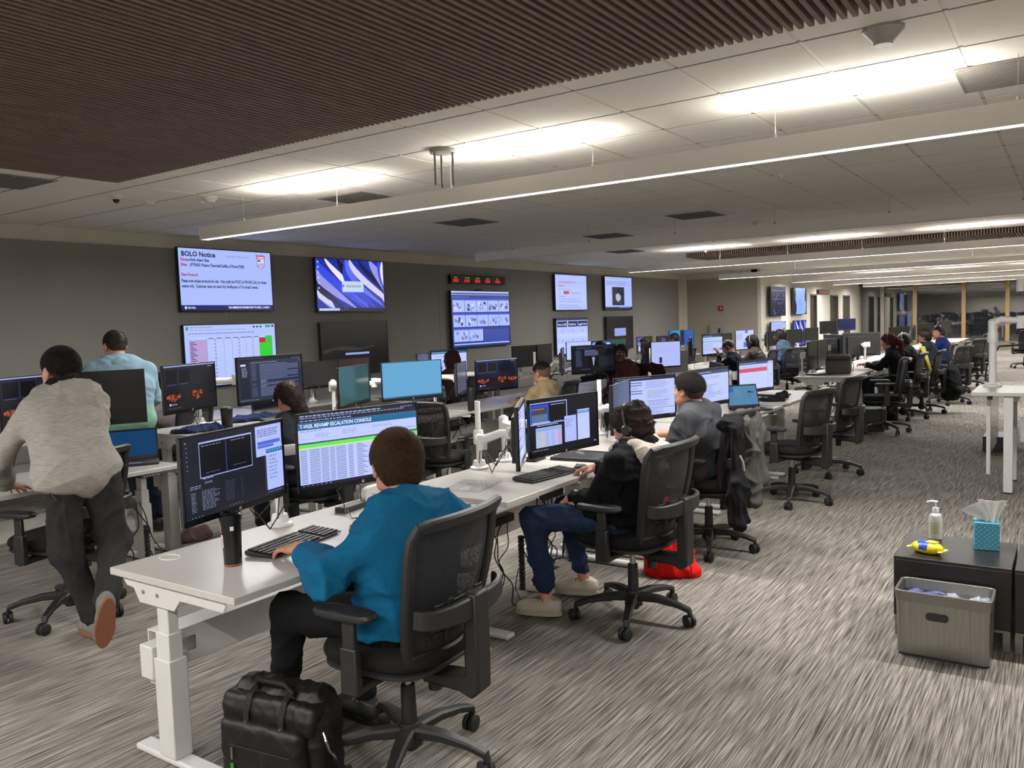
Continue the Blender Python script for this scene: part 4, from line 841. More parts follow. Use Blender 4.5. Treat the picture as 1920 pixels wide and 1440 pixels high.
# --- headset wearer, black jacket over a cream hood
chair(-1.95,3.95,176,'black mesh office chair of the headset wearer in black jacket',AISLE)
S=dict(skin='pale',hair='#2b211c',hair2='#3e3028',shirt=cloth('#0f0f10'),pants=JEAN,shoe=cloth('#b5ac9c'),sole=M('#a59b8b',.7),loose=.022,look=(-.96,-.06,-.30),ankle_gap=.2,hairspec=dict(th=.016,dens=220000,L=.022,rad=.0010,lift=.10,jit=.25,wave=.014,wsc=1.2,down=1.3,line=([-.14,-.05,-.028,-.012,.02,.045,.07,.09,.12],[-.10,-.09,-.05,.0,-.005,-.01,.02,.045,.05])),wr=.022,wsc=.8,lwr=.018,seed=8,toes=(-.95,-.25,0),
 hand_r=dict(fwd=(-.85,-.1,-.12),curl=(.6,.6,.7,.8)),hand_l=dict(fwd=(-.7,.2,-.5),up=(-.4,0,.9),curl=(.9,.9,.9,.9)),shirt_name='jacket',hem=.08,hipdir=(0,1,0))
P2=person('person in a black jacket and cream hood wearing an over-ear headset',
 dict(pel=(-1.97,3.92,.585),chs=(-1.92,3.98,.78),nk=(-1.95,4.03,.91),hd=(-2.00,4.09,1.025),lsh=(-1.96,3.80,.87),rsh=(-1.90,4.18,.86),lel=(-2.05,3.72,.66),lwr=(-2.24,3.80,.66),rel=(-2.10,4.20,.72),rwr=(-2.24,4.12,.78),
  lkn=(-2.40,3.66,.56),rkn=(-2.40,4.02,.54),lan=(-2.36,3.72,.10),ran=(-2.35,4.12,.10)),S)
headset(P2,S,True,-1,M('#4a4744',.4)); J=S['_J']
V_,F_=nets(*field([('c',J['nk']+V3(.05,-.08,.015),J['nk']+V3(.05,.09,.015),.05,.05,.03),('c',J['nk']+V3(.04,-.10,.03),J['nk']+V3(-.08,-.08,.0),.05,.04,.03),('c',J['nk']+V3(.04,.11,.03),J['nk']+V3(-.08,.09,.0),.05,.04,.03),('c',J['nk']+V3(.10,-.11,-.02),J['nk']+V3(.10,.12,-.02),.06,.06,.03),('c',J['nk']+V3(.12,-.03,-.09),J['nk']+V3(.12,.05,-.09),.045,.045,.03)],.006))
skin_mesh('hood',[(wrinkle(V_,F_,.012,4),F_,cloth('#b7b0a2'))],P2)
# --- grey polo
chair(-2.08,5.42,178,'black mesh office chair with grey and black jackets hung on its back',AISLE)
S=dict(skin='warm',hair='#17110e',hair2='#221a15',shirt=cloth('#3d3e41'),pants=cloth('#232226'),shoe=cloth('#3a2f2a'),sole=BLK,loose=.014,lod=0,look=(-.93,.20,.0),sleeve='short',hairspec=dict(th=.010,dens=150000,L=.016,rad=.0009,lift=.55,fade=.0,fadecol='#3d2e26'),wr=.018,wsc=.8,seed=12,toes=(-1,.0,0),
 hand_r=dict(fwd=(-.9,.2,-.1)),hand_l=dict(fwd=(-.9,.3,-.15)),shirt_name='polo_shirt',hem=.05,hipdir=(0,1,0))
P3=person('person in a grey polo shirt with short black hair sitting upright',
 dict(pel=(-2.12,5.38,.585),chs=(-2.08,5.32,.83),nk=(-2.12,5.28,1.02),hd=(-2.15,5.27,1.125),lsh=(-2.10,5.10,.95),rsh=(-2.08,5.48,.95),lel=(-2.18,5.06,.75),lwr=(-2.42,5.14,.78),rel=(-2.20,5.55,.76),rwr=(-2.46,5.50,.78),
  lkn=(-2.50,5.25,.55),rkn=(-2.50,5.52,.54),lan=(-2.42,5.25,.10),ran=(-2.44,5.52,.10)),S); J=S['_J']
V_,F_=nets(*field([('c',J['nk']+V3(.045,-.05,-.005),J['nk']+V3(.045,.05,-.005),.028,.028,.02),('c',J['nk']+V3(.045,-.05,-.005),J['nk']+V3(-.05,-.045,-.03),.026,.018,.02),('c',J['nk']+V3(.045,.05,-.005),J['nk']+V3(-.05,.045,-.03),.026,.018,.02)],.006)); skin_mesh('collar',[(V_,F_,cloth('#3d3e41'))],P3)
# --- bending person in light grey hooded jacket
HG=M('#959088',.9,noise=.18,nscale=34,stretch=(.7,.7,9),bump=.2,spec=.15)
S=dict(skin='pale',hair='#17120f',hair2='#1f1814',shirt=HG,pants=M('#2b2a29',.9,noise=.1,nscale=60,spec=.15),shoe=cloth('#6d6c66'),sole=M('#7a4a33',.7,bump=.2,nscale=150),loose=.018,bulk=1.02,head=1.06,look=(-.98,-.10,-.05),hairspec=dict(th=.009,dens=200000,L=.012,rad=.0009,lift=.5,fade=-.015,fadecol='#3a2a23'),wr=.016,wsc=.55,seed=21,toes=(-1,.1,0),legloose=.022,lwr=.014,
 hand_l=dict(fwd=(-.55,.75,-.2),up=(-.2,0,1),curl=(.25,.3,.35,.4),spread=.2),hand_r=dict(fwd=(-1,0,-.1)),shirt_name='hooded_jacket',hem=.16,hipdir=(.10,1,0),hup=(0,0,1),
 rtoe=None)
del S['rtoe']
BM=dict(pel=(-4.34,2.25,.92),chs=(-4.47,2.27,1.16),nk=(-4.58,2.33,1.33),hd=(-4.66,2.36,1.45),lsh=(-4.54,2.13,1.25),rsh=(-4.50,2.46,1.24),lel=(-4.66,2.01,1.00),lwr=(-4.98,2.17,.80),rel=(-4.78,2.58,1.02),rwr=(-5.0,2.50,.80),
  lkn=(-4.36,2.17,.50),rkn=(-4.30,2.40,.50),lan=(-4.33,2.28,.10),ran=(-4.03,2.17,.27))
S['up_r']=(-.93,.35,.25); S['shoesize']=1.04
S['toe_r']=(-.28,-.05,-1)
P4=person('person in a light grey hooded jacket leaning over a desk, one foot lifted',BM,S); J=S['_J']

n_=J['nk']
V_,F_=nets(*field([('e',n_+V3(.09,.01,.01),(.06,.15,.065),I3,.02),('e',n_+V3(.14,.05,-.06),(.055,.125,.085),I3,.04),('e',n_+V3(.165,.08,-.13),(.042,.075,.06),I3,.03)],.006)); skin_mesh('hood',[(wrinkle(V_,F_,.010,9,1.1),F_,HG)],P4)
V_,F_=nets(*field([('c',n_+V3(.04,-.07,.04),n_+V3(.04,.08,.04),.045,.045,.03),('c',n_+V3(.0,-.07,.02),n_+V3(-.08,-.06,-.02),.035,.03,.03),('c',n_+V3(.0,.08,.0),n_+V3(-.08,.07,-.02),.035,.03,.03)],.006)); skin_mesh('hood_lining',[(wrinkle(V_,F_,.010,9),F_,BLKC)],P4)
pk=MB(); pk.tube([(-.02,-.195,.95),(.03,-.19,.88),(.09,-.165,.80)],.003,5); pk.build('pocket_zip',BLK,P4)
# --- pale blue and green hooded top, standing
TD=bpy.data.materials.new('dip_dye'); n,l=nt(TD); b=n['Principled BSDF']; b.inputs['Roughness'].default_value=.9; tc=n.new('ShaderNodeTexCoord'); sx=n.new('ShaderNodeSeparateXYZ'); l.new(tc.outputs['Object'],sx.inputs[0]); nz=n.new('ShaderNodeTexNoise'); nz.inputs['Scale'].default_value=9; l.new(tc.outputs['Object'],nz.inputs['Vector'])
ad=n.new('ShaderNodeMath'); ad.operation='MULTIPLY_ADD'; ad.inputs[1].default_value=.08; l.new(nz.outputs['Fac'],ad.inputs[0]); l.new(sx.outputs['Z'],ad.inputs[2]); rp=n.new('ShaderNodeValToRGB'); rp.color_ramp.elements[0].position=.97; rp.color_ramp.elements[0].color=(*lin('#749a86'),1); rp.color_ramp.elements[1].position=1.14; rp.color_ramp.elements[1].color=(*lin('#718d9a'),1); e=rp.color_ramp.elements.new(1.0); 
mr=n.new('ShaderNodeMapRange'); mr.inputs['From Min'].default_value=.8; mr.inputs['From Max'].default_value=1.5; l.new(ad.outputs[0],mr.inputs['Value']); l.new(mr.outputs[0],rp.inputs[0]); rp.color_ramp.elements[0].position=.38; rp.color_ramp.elements[1].position=.46; rp.color_ramp.elements[1].color=(*lin('#718d9a'),1); rp.color_ramp.elements[2].position=1; rp.color_ramp.elements[2].color=(*lin('#718d9c'),1); l.new(rp.outputs[0],b.inputs['Base Color'])
S=dict(skin='warm',hair='#1b1512',hair2='#28201a',shirt=TD,pants=cloth('#1a1f2e'),shoe=BLK,sole=BLK,loose=.028,bulk=1.1,look=(-.90,.05,-.15),hairspec=dict(th=.008,dens=60000,L=.010,rad=.0012,fade=.0,fadecol='#2c211b'),wr=.013,wsc=.8,seed=31,toes=(-1,0,0),shirt_name='hooded_top',hem=.12,hipdir=(.35,1,0),
 hand_l=dict(fwd=(-1,0,-.2)),hand_r=dict(fwd=(-1,0,-.2)))
P5=person('person standing in a pale blue and green hooded top, seen from behind',
 dict(pel=(-6.38,3.72,.94),chs=(-6.42,3.76,1.22),nk=(-6.50,3.76,1.42),hd=(-6.56,3.78,1.555),lsh=(-6.55,3.58,1.35),rsh=(-6.36,3.93,1.33),lel=(-6.72,3.52,1.12),lwr=(-6.85,3.60,.96),rel=(-6.52,4.06,1.10),rwr=(-6.80,4.05,.98),
  lkn=(-6.42,3.62,.50),rkn=(-6.32,3.86,.50),lan=(-6.42,3.60,.10),ran=(-6.30,3.90,.10)),S); J=S['_J']; n_=J['nk']
V_,F_=nets(*field([('e',n_+V3(.08,.01,-.01),(.055,.12,.055),I3,.02),('e',n_+V3(.12,.05,-.08),(.05,.09,.08),I3,.04),('e',n_+V3(.13,.06,-.16),(.035,.04,.07),I3,.03)],.008)); skin_mesh('hood',[(wrinkle(V_,F_,.008,9,1.2),F_,TD)],P5)
# --- seated people built from one description each
def seat(x,y,face,lean=.06,h=0,hands='key',look=None,**S):
    a=R(face-90); c,s=math.cos(a),math.sin(a)
    def W(u,v,z): return (x+u*c-v*s,y+u*s+v*c,z+(h if z>.6 else 0))
    J=dict(pel=W(0,-.04,.585),chs=W(0,lean*.4-.03,.82),nk=W(0,lean,.99+h*.0),hd=W(0,lean+.05,1.115),lsh=W(-.185,lean*.8,.91),rsh=W(.185,lean*.8,.91),lkn=W(-.13,.40,.54),rkn=W(.13,.40,.54),lan=W(-.13,.38,.10),ran=W(.13,.38,.10))
    if hands=='key': J.update(lel=W(-.25,.12+lean,.76),rel=W(.25,.12+lean,.76),lwr=W(-.14,.34+lean,.785),rwr=W(.16,.34+lean,.785))
    elif hands=='lap': J.update(lel=W(-.26,.02,.68),rel=W(.26,.02,.68),lwr=W(-.12,.22,.66),rwr=W(.12,.22,.66))
    elif hands=='face': J.update(lel=W(-.20,.18+lean,.80),rel=W(.22,.12+lean,.78),lwr=W(-.07,.20+lean,.98),rwr=W(.12,.30+lean,.785))
    f=(-s,c); S.setdefault('toes',(f[0],f[1],0)); S.setdefault('look',(f[0],f[1],-.12) if look is None else look); S.setdefault('hipdir',(c,s,0)); S.setdefault('lod',1); S.setdefault('pants',DARKP); S.setdefault('shoe',BLK); S.setdefault('sole',BLK); S.setdefault('hair','#16110e'); S.setdefault('skin','warm'); S.setdefault('hairspec',dict(th=.010,dens=30000,L=.012,rad=.0014)); S.setdefault('seed',int(abs(x*17+y*31))%50); S.setdefault('hem',.08); S.setdefault('wr',.011)
    if look is not None: S['look']=look
    if hands=='face': S['hand_l']=dict(fwd=(f[0]*.3,f[1]*.3,.9),up=(-f[0],-f[1],.2),curl=(.8,.8,.8,.8))
    lab=S.pop('label'); t=person(lab,J,S); return t,S
def cloth_blob(name,parent,J,prims,mat,amp=.012,h=.007,seed=2):
    V_,F_=nets(*field([('c',J['nk']+V3(*a),J['nk']+V3(*b_),ra,rb,k) for a,b_,ra,rb,k in prims],h)); return skin_mesh(name,[(wrinkle(V_,F_,amp,seed),F_,mat)],parent)
LONGH=lambda L,th=.016,back=-.06: dict(th=th,dens=40000,L=.03,rad=.0014,lift=.2,long=back,extra=[((0,-.06,-.02),(0,-.085,-L),.062,.05,.03)])
# behind the pale blue top: curly dark hair, grey top
chair(-6.98,4.55,200,'black mesh chair of the curly-haired person behind the pale blue top',WALLC)
seat(-6.98,4.52,190,label='person with full curly dark hair in a grey top behind the standing person',shirt=cloth('#5a5356'),skin='brown',hairspec=dict(th=.035,dens=50000,L=.02,rad=.0016,jit=1.2,lift=.8,wave=.01))
# second row, by the navy clothes: long dark hair bent low
chair(-4.55,4.10,175,'black mesh chair of the person with dark hair below the mail list screen',MIDC)
seat(-4.68,4.08,172,lean=.10,label='person with dark brown hair bent low behind the escalation console monitor',shirt=cloth('#2a2c31'),skin='tan',hair='#2a1814',hairspec=LONGH(.16),look=(-.85,.1,-.5))
chair(-4.60,5.55,95,'black mesh chair turned sideways, empty between the plain blue screen and aisle row',MIDC)
# shaved neck, glasses, tan top
chair(-4.72,7.62,190,'black mesh chair of the person with the shaved neck',MIDC)
t,S=seat(-4.72,7.62,168,label='person with shaved sides, glasses and a tan shirt seen from behind',shirt=cloth('#8b7a5c'),skin='tan',hair='#100d0b',h=-.05,hairspec=dict(th=.008,dens=60000,L=.016,rad=.0013,fade=.035,fadecol='#5d4a3c'),look=(-.95,.10,-.2)); glasses(t,S)
# dark red top facing the camera
chair(-4.82,9.75,-60,'black mesh chair with a dark brown jacket, under the person in dark red',MIDC)
t,S=seat(-4.85,9.75,245,lean=.02,hands='lap',label='person in a dark red top with glasses looking towards the camera',shirt=cloth('#3a1d22'),skin='dark',hair='#0c0a0a',look=(.25,-.95,-.05),h=.06); glasses(t,S)
# wall row
chair(-6.75,8.62,178,'black mesh chair of the person in a dark maroon hood by the wall',WALLC)
t,S=seat(-6.78,8.62,170,hands='face',label='person in a dark maroon hooded coat with headphones by the wall',shirt=cloth('#2c1c1e'),skin='tan',hair='#0f0c0c',h=.04); J=S['_J']
V_,F_=nets(*field([('e',J['hd']+V3(.03,0,.0),(.115,.105,.135),I3,.03),('c',J['hd']+V3(.05,0,-.1),J['nk']+V3(.03,0,-.02),.08,.085,.04),('-e',J['hd']+V3(-.12,.02,-.03),(.11,.085,.10),I3,.01)],.008)); skin_mesh('hood',[(wrinkle(V_,F_,.010,2),F_,cloth('#2c1c1e'))],t); headset(t,S,False)
chair(-6.95,13.25,180,'black mesh chair of the person in the olive hooded coat',WALLC)
t,S=seat(-6.95,13.2,178,label='person in an olive green hooded coat with cream lining',shirt=cloth('#33362a'),skin='dark',hair='#14100e',hairspec=LONGH(.1)); J=S['_J']; cloth_blob('hood',t,J,[((.02,-.08,.0),(.02,.08,.0),.045,.045,.03)],cloth('#8e8a6c')); headset(t,S,False)
chair(-6.85,14.95,182,'black mesh chair of the person in the cream jacket',WALLC)
t,S=seat(-6.85,14.9,180,label='person in a cream jacket with a black hood and dark hair',shirt=cloth('#a8a292'),skin='dark',hair='#100e0d',hairspec=dict(th=.02,dens=30000,L=.02,rad=.0016)); J=S['_J']; cloth_blob('hood',t,J,[((.03,-.09,-.03),(.03,.09,-.03),.045,.045,.03)],BLKC)
chair(-6.9,16.5,180,'black mesh chair of the person with the black cap by the wall end',WALLC)
t,S=seat(-6.9,16.45,180,label='person wearing a black knit cap before the bright blue screen',shirt=cloth('#1c1d20'),skin='brown',hair='#0c0b0b',h=.05,hairspec=dict(th=.018))
# farther second row
chair(-4.72,13.95,200,'black mesh chair of the person wearing the brown cap',MIDC)
t,S=seat(-4.75,13.9,186,lean=.12,hands='face',label='person in a brown cap and navy top resting the chin on a hand',shirt=cloth('#171b28'),skin='tan',hair='#24150f',h=-.04,look=(-.9,-.1,-.3),hairspec=dict(th=.016,line=([-.14,-.05,0,.06,.12],[-.04,-.01,.01,.028,.03]))); headset(t,S,False); J=S['_J']
cp=MB(); cp.T=Matrix.Translation(Vector(J['hd'].tolist()))@Matrix(S['_R'].tolist()).to_4x4(); cp.grid(lambda u,v:Vector(((u-.5)*.15,.085+v*.075,.048-.9*(u-.5)**2*.12-v*.012)),9,5,th=.004); cp.build('cap_brim',hairmat('#24150f'),t)
chair(-4.72,15.0,180,'black mesh chair of the person with the raised dark hood',MIDC)
t,S=seat(-4.75,14.95,178,label='person with long dark hair and headset in a brown-grey hooded coat',shirt=cloth('#37302c'),skin='dark',hair='#1a1412',hairspec=LONGH(.15,.022)); headset(t,S,False,-1,M('#8a857c',.4)); J=S['_J']; cloth_blob('hood',t,J,[((.05,-.09,-.05),(.05,.09,-.05),.05,.05,.03)],cloth('#28221f'))
chair(-4.45,15.75,150,'black mesh chair of the person in the slate blue shirt',MIDC)
t,S=seat(-4.5,15.75,180,lean=.04,hands='lap',label='person in a slate blue shirt with short hair and thin headset, body side-on',shirt=cloth('#3c4c60'),skin='dark',hair='#15100e',h=.09); headset(t,S,True,-1)
# farther aisle row
chair(-2.06,13.30,178,'black mesh chair of the person with long red hair',AISLE)
t,S=seat(-2.15,13.3,178,label='person with long red ponytail, glasses and headset in a black top',shirt=cloth('#15161a'),skin='warm',hair='#5e2418',h=.03,hairspec=dict(th=.014,dens=60000,L=.03,rad=.0013,lift=.2,extra=[((0,-.11,.02),(0,-.15,-.03),.028,.038,.02),((0,-.15,-.03),(.0,-.16,-.20),.038,.03,.02),((0,-.16,-.2),(.0,-.15,-.34),.03,.012,.02)],long=-.13)); glasses(t,S); headset(t,S,False,-1,M('#6a6660',.4))
chair(-1.92,14.10,178,'black mesh chair of the person draped with a yellow cloth',AISLE)
t,S=seat(-2.06,14.0,176,label='person with cropped hair and headset behind the yellow cloth',shirt=cloth('#1b1b1e'),skin='brown',hair='#1d1512',h=.03,hairspec=dict(th=.006)); headset(t,S,False,-1,M('#b0aaa0',.4)); 
Y=MB(); Y.grid(lambda u,v:Vector((-1.90+.10*v+.03*math.sin(u*7+v*3)*(.3+v),13.70+.46*u*(1-v*.7)+.24*v,1.06-.05*abs(u-.4)-.44*v)),16,14,th=.012)
tag(Y.build('draped_cloth',cloth('#b5ab55')),'yellow cloth hanging in a point down a seated back','cloth')
chair(-2.0,16.5,180,'black mesh chair of the person with short curly hair',AISLE)
seat(-2.1,16.5,180,lod=2,label='person with short curly dark hair behind the yellow cloth',shirt=cloth('#222428'),skin='brown',hair='#1e1411',hairspec=dict(th=.03,dens=12000,L=.02,rad=.002,jit=1.2,lift=.8))
chair(-1.9,17.6,185,'black mesh chair of the person in the royal blue hooded top',AISLE)
t,S=seat(-2.0,17.55,176,lod=2,label='person in a royal blue hooded top with headset',shirt=cloth('#1f2a5e'),skin='tan',hair='#1a1311',h=.04,look=(-.6,-.7,-.05)); headset(t,S,True,-1)
# empty chairs
for x,y,f,lb in [(-1.98,7.12,168,'empty black mesh chair in front of the open laptop desk'),(-2.02,8.55,172,'empty black mesh chair just before the gap in the aisle row'),
  (-2.05,11.72,197,'empty black chair turned away at the cooler bag desk'),(-1.70,15.6,160,'black mesh chair with backpack hanging on its back'),(-1.75,18.9,160,'empty black mesh chair right after the royal blue person'),(-1.7,20.6,200,'empty black mesh chair farther down the aisle row'),(-1.9,22.4,170,'empty black mesh chair near the end of the aisle row'),(-1.0,25.0,120,'lone black mesh chair far away near the window wall')]: chair(x,y,f,lb,AISLE)
for x,y,f,lb in [(-4.86,2.42,196,'black mesh chair pushed aside beside the bending person'),(-4.35,16.9,190,'empty black mesh chair beyond the slate blue shirt'),(-4.4,18.5,180,'empty black mesh chair under the dark monitors row'),(-4.4,20.2,180,'empty black mesh chair in the far second row')]: chair(x,y,f,lb,MIDC)
# ================================================================== THINGS ON AND AROUND THE DESKS
def at(o,label,cat,loc,rz=0,group=None):
    o.location=loc; o.rotation_euler=(0,0,rz); return tag(o,label,cat,group)
def keyboard(x,y,z,ang,label,mat=BLKM,group='desk keyboards'):
    t=thing('keyboard',label,'keyboard',(x,y,z),R(ang),group)
    MB().prism([(-.078,.006),(-.078,.012),(.075,.024),(.078,.022),(.078,.010),(.07,.004)],-.215,.215,'x').build('body',mat,t,bev=.003)
    k=MB()
    for r in range(6):
        n_=[15,15,14,13,13,9][r]; yy=.060-r*.024; off=0
        for i in range(21):
            x0=-.205+i*.0205
            if r==5 and 4<=i<=8: 
                if i==4: k.box(x0,x0+.0205*5-.003,yy-.009,yy+.009,.012+.0+ (yy+.078)*.08,.019+(yy+.078)*.08)
                continue
            if i in (14,) : continue
            if x0+.018>.208: continue
            h=.013+(yy+.078)*.08; k.box(x0,x0+.0175,yy-.009,yy+.009,h,h+.006)
    k.build('keys',BLK if mat is BLKM else WHITE2,t,bev=.0015); return t
def mouse(x,y,z,ang,label):
    t=thing('computer_mouse',label,'mouse',(x,y,z),R(ang),'desk mice')
    V_,F_=nets(*field([('e',V3(0,0,.010),(.031,.055,.028),I3,.01)],.004,.01,clips=[((0,0,0.001),(0,0,-1))])); skin_mesh('shell',[(V_,F_,BLKM)],t)
    MB().cyl((-.004,.03,.030),(.004,.03,.030),.009,n=12).build('scroll_wheel',GREYP,t); return t
def boxy(name,label,cat,x,y,z,ang,w,d,h,mat,bev=.004,group=None,parts=()):
    t=thing(name,label,cat,(x,y,z),R(ang),group); MB().box(-w/2,w/2,-d/2,d/2,0,h).build('body',mat,t,bev=bev)
    for n_,a,m_ in parts: MB().box(*a).build(n_,m_,t)
    return t
def laptop(x,y,z,ang,label,col,scr=None,open_=1.9,mat=BLKM):
    t=thing('laptop',label,'laptop',(x,y,z),R(ang),'laptops')   # opens towards -Y local
    MB().box(-.165,.165,-.115,.115,.004,.018).build('base',mat,t,bev=.004)
    k=MB()
    for r in range(5):
        for i in range(14): k.box(-.145+i*.0208,-.145+i*.0208+.017,.075-r*.021-.008,.075-r*.021+.008,.018,.0195)
    k.box(-.05,.05,-.10,-.045,.0181,.0186,GREYP); k.build('keys',BLK,t)
    l=MB(); l.T=Matrix.Translation((0,.115,.018))@Matrix.Rotation(open_-math.pi/2,4,'X').inverted(); l.box(-.165,.165,-.002,.006,0,.225); l.build('lid',mat,t,bev=.003)
    s=(scr(.305,.185) if scr else Scr(.305,.185,col)); s.b.v=[(a,b-.0022,c+.118) for a,b,c in s.b.v]; s.b.v=[tuple(l.T@Vector(v)) for v in s.b.v]; s.b.build('screen',None,t); return t
def closed_laptop(x,y,z,ang,label,mat=BLKM):
    t=thing('laptop',label,'laptop',(x,y,z),R(ang),'laptops'); MB().box(-.17,.17,-.12,.12,.003,.014).build('base',mat,t,bev=.004); MB().box(-.168,.168,-.118,.118,.0145,.022).build('lid',M('#2b2c2e',.3) if mat is BLKM else mat,t,bev=.003); return t
D=.73
keyboard(-2.675,2.265,D,99.7,'black keyboard under the left hand of the teal sweatshirt person')
keyboard(-2.50,3.98,D,83,'black keyboard in front of the several-window dark monitor')
keyboard(-2.62,5.42,D,90,'white keyboard in front of the person in the grey polo',WHITE)
keyboard(-5.30,4.75,.90,98,'black keyboard beside the navy clothes on the raised desk')
keyboard(-5.22,8.75,D,80,'black keyboard right of the shaved-neck person')
keyboard(-2.62,13.9,D,95,'keyboard under the hands of the red-haired person')
mouse(-2.58,2.545,D,80,'black mouse under the right hand of the teal sweatshirt person')
mouse(-2.41,4.235,D,90,'black mouse under the hand of the headset wearer')
mouse(-2.66,4.66,D,60,'black mouse lying behind the closed black laptop')
mouse(-5.35,5.75,D,85,'black mouse on the desk of the plain blue screen')
# tumbler with stickers
t=thing('tumbler','tall black tumbler with pink and white stickers on the nearest desk','tumbler',(-2.66,1.945,D))
MB().lathe([(.030,0),(.033,.004),(.034,.05),(.040,.175),(.040,.178)],32).build('body',M('#0d0d0e',.25),t); MB().lathe([(.0305,-.0),(.0335,.003),(.0338,.009)],32).build('base_ring',M('#8a4a30',.4),t)
MB().lathe([(.042,.176),(.043,.182),(.043,.200),(.038,.206)],32).lathe([(.012,.205),(.012,.214)],12,c=(.018,0,0)).box(-.03,.005,-.01,.01,.205,.213).build('lid',BLKG,t,bev=.002)
def sticker(a0,a1,z0,z1,m,nm):
    MB().grid(lambda u,v:Vector(((.0347+.0058*((z0+(z1-z0)*v)-.05)/.125+.0006)*math.cos(a0+(a1-a0)*u),(.0347+.0058*((z0+(z1-z0)*v)-.05)/.125+.0006)*math.sin(a0+(a1-a0)*u),z0+(z1-z0)*v)),8,2,m=m).build(nm,None,t)
sticker(-2.25,-1.6,.075,.125,M('#d8c4c6',.5),'white_sticker'); sticker(-2.15,-1.7,.08,.11,M('#b06a74',.5),'pink_sticker'); sticker(-2.35,-1.75,.13,.17,M('#c48a92',.5),'round_sticker'); sticker(-.75,-.4,.142,.158,M('#d6d2cc',.5),'label_sticker')
# docks, hubs, mic, papers
boxy('docking_station','slim black docking station on the nearest desk','docking station',-2.93,2.84,D,98,.17,.065,.030,BLKM,parts=[('front_panel',(-.085,-.083,-.033,.033,.003,.027),GREYP)])
boxy('docking_station','small black docking box left of the closed black laptop','docking station',-2.86,4.43,D,95,.15,.07,.032,BLKM)
t=thing('desk_outlet','white oval desk outlet with two sockets and yellow cap','power outlet',(-2.93,3.05,D)); MB().prism([(.10*math.copysign(abs(math.cos(a))**.7,math.cos(a)),.0+.045*math.copysign(abs(math.sin(a))**.7,math.sin(a))) for a in [i*math.pi/14 for i in range(28)]],-.02,.02,'x').build('housing',WHITE2,t,bev=.004); t.rotation_euler=(0,0,0); t.location=(-2.95,3.04,D+.045)
for q in (-.04,.035):
    MB().cyl((.020,q,.0),(.0215,q,.0),.022,n=20).build('socket',M('#e5e2dc',.4),t); 
sl_=MB()
for q in (-.04,.035):
    for dy in (-.007,.007): sl_.box(.0214,.0222,q+dy-.0015,q+dy+.0015,-.002,.009)
    sl_.cyl((.0214,q,-.009),(.0222,q,-.009),.0028,n=8)
sl_.build('slots',BLK,t); MB().box(.0,.045,-.115,-.08,-.045,-.02).build('yellow_plug',M('#b9a32a',.5),t,bev=.004)
t=thing('desk_microphone','black gooseneck microphone beside the teal sweatshirt person','microphone',(-2.66,2.72,D),0); MB().lathe([(.045,0),(.047,.008),(.03,.022),(.014,.03)],20).build('base',BLKM,t); MB().tube([(0,0,.025),(.01,.03,.08),(.03,.09,.17)],.006,8).tube([(.03,.09,.17),(.036,.108,.195)],.010,10).build('gooseneck',BLK,t)
t=thing('headset_case','black zipped pouch lying in front of the keyboard on the nearest desk','pouch',(-2.40,2.33,D),R(100)); V_,F_=nets(*field([('e',V3(0,0,.004),(.11,.05,.022),I3,.01)],.005,.01,clips=[((0,0,.001),(0,0,-1))])); skin_mesh('body',[(wrinkle(V_,F_,.004,2,2),F_,BLKF)],t); MB().tube([(-.10,-.02,.012),(0,-.05,.014),(.10,-.02,.012)],.002,5).build('zip',GREYP,t)
PL=M('#cfccc9',.12,alpha=.45,spec=.8)
t=thing('plastic_sleeve','clear plastic document sleeve lying on the second aisle desk','document',(-2.74,3.58,D),R(12)); MB().grid(lambda u,v:Vector(((u-.5)*.24,(v-.5)*.31,.002+.006*u*u*(v)+.001*math.sin(u*9))),8,8,th=.0006).build('sleeve',PL,t); MB().box(-.09,.08,-.12,.10,.0005,.0012,M('#b9b3b6',.6,noise=.15,nscale=25)).build('paper',None,t)
closed_laptop(-2.58,3.02,D,72,'closed grey laptop right of the teal sweatshirt person',M('#4a4a4c',.35))
closed_laptop(-2.62,4.60,D,5,'closed black laptop behind the hand of the headset wearer'); 
closed_laptop(-2.72,9.02,D,-15,'closed dark laptop with papers at the last desk before the gap')
laptop(-2.47,7.55,D,48,'open black laptop showing a pale blue window on the red-banner desk','#3e6d94',lambda w,h:(lambda s:(s.rect(0,0,.22,.30,'#2a5fa8'),s.rect(.70,.28,.82,.38,'#1c3550'),s.rect(.74,.33,.92,.38,'#24486a'),s.rect(.735,.52,.755,.68,'#24486a'),s.lines(.25,.15,.5,.5,6,'#5f8cb0'),s)[-1])(Scr(w,h,'#4f7fa2')))
laptop(-5.42,3.20,D,58,'open black laptop with a plain dark blue screen beside the bending person','#12385c',lambda w,h:Scr(w,h,'#123a60'),open_=1.95)
laptop(-5.42,4.48,.90,75,'small open dark laptop between mail list and dark-haired person','#14161a',lambda w,h:Scr(w,h,'#111318'),open_=1.8)
closed_laptop(-5.45,6.42,D,95,'closed black laptop under a brown envelope in the second row'); boxy('envelope','brown paper envelope on a closed black laptop','envelope',-5.45,6.45,D+.022,95,.24,.16,.006,M('#8a6f52',.8))
laptop(-2.70,11.95,D,90,'thin dark laptop closed flat before the cooler bag','#101114',None,open_=.05) if False else closed_laptop(-3.0,12.2,D,60,'small closed dark laptop near the corner of the cooler bag desk')
def cup(x,y,z,label,h=.2,r=.035,mat=BLKM):
    t=thing('travel_cup',label,'cup',(x,y,z),0,'travel cups'); MB().lathe([(r*.8,0),(r*.85,.004),(r,h*.85),(r,h*.87)],24).build('body',mat,t); MB().lathe([(r*1.05,h*.86),(r*1.07,h*.92),(r*.8,h)],24).build('lid',BLK,t); return t
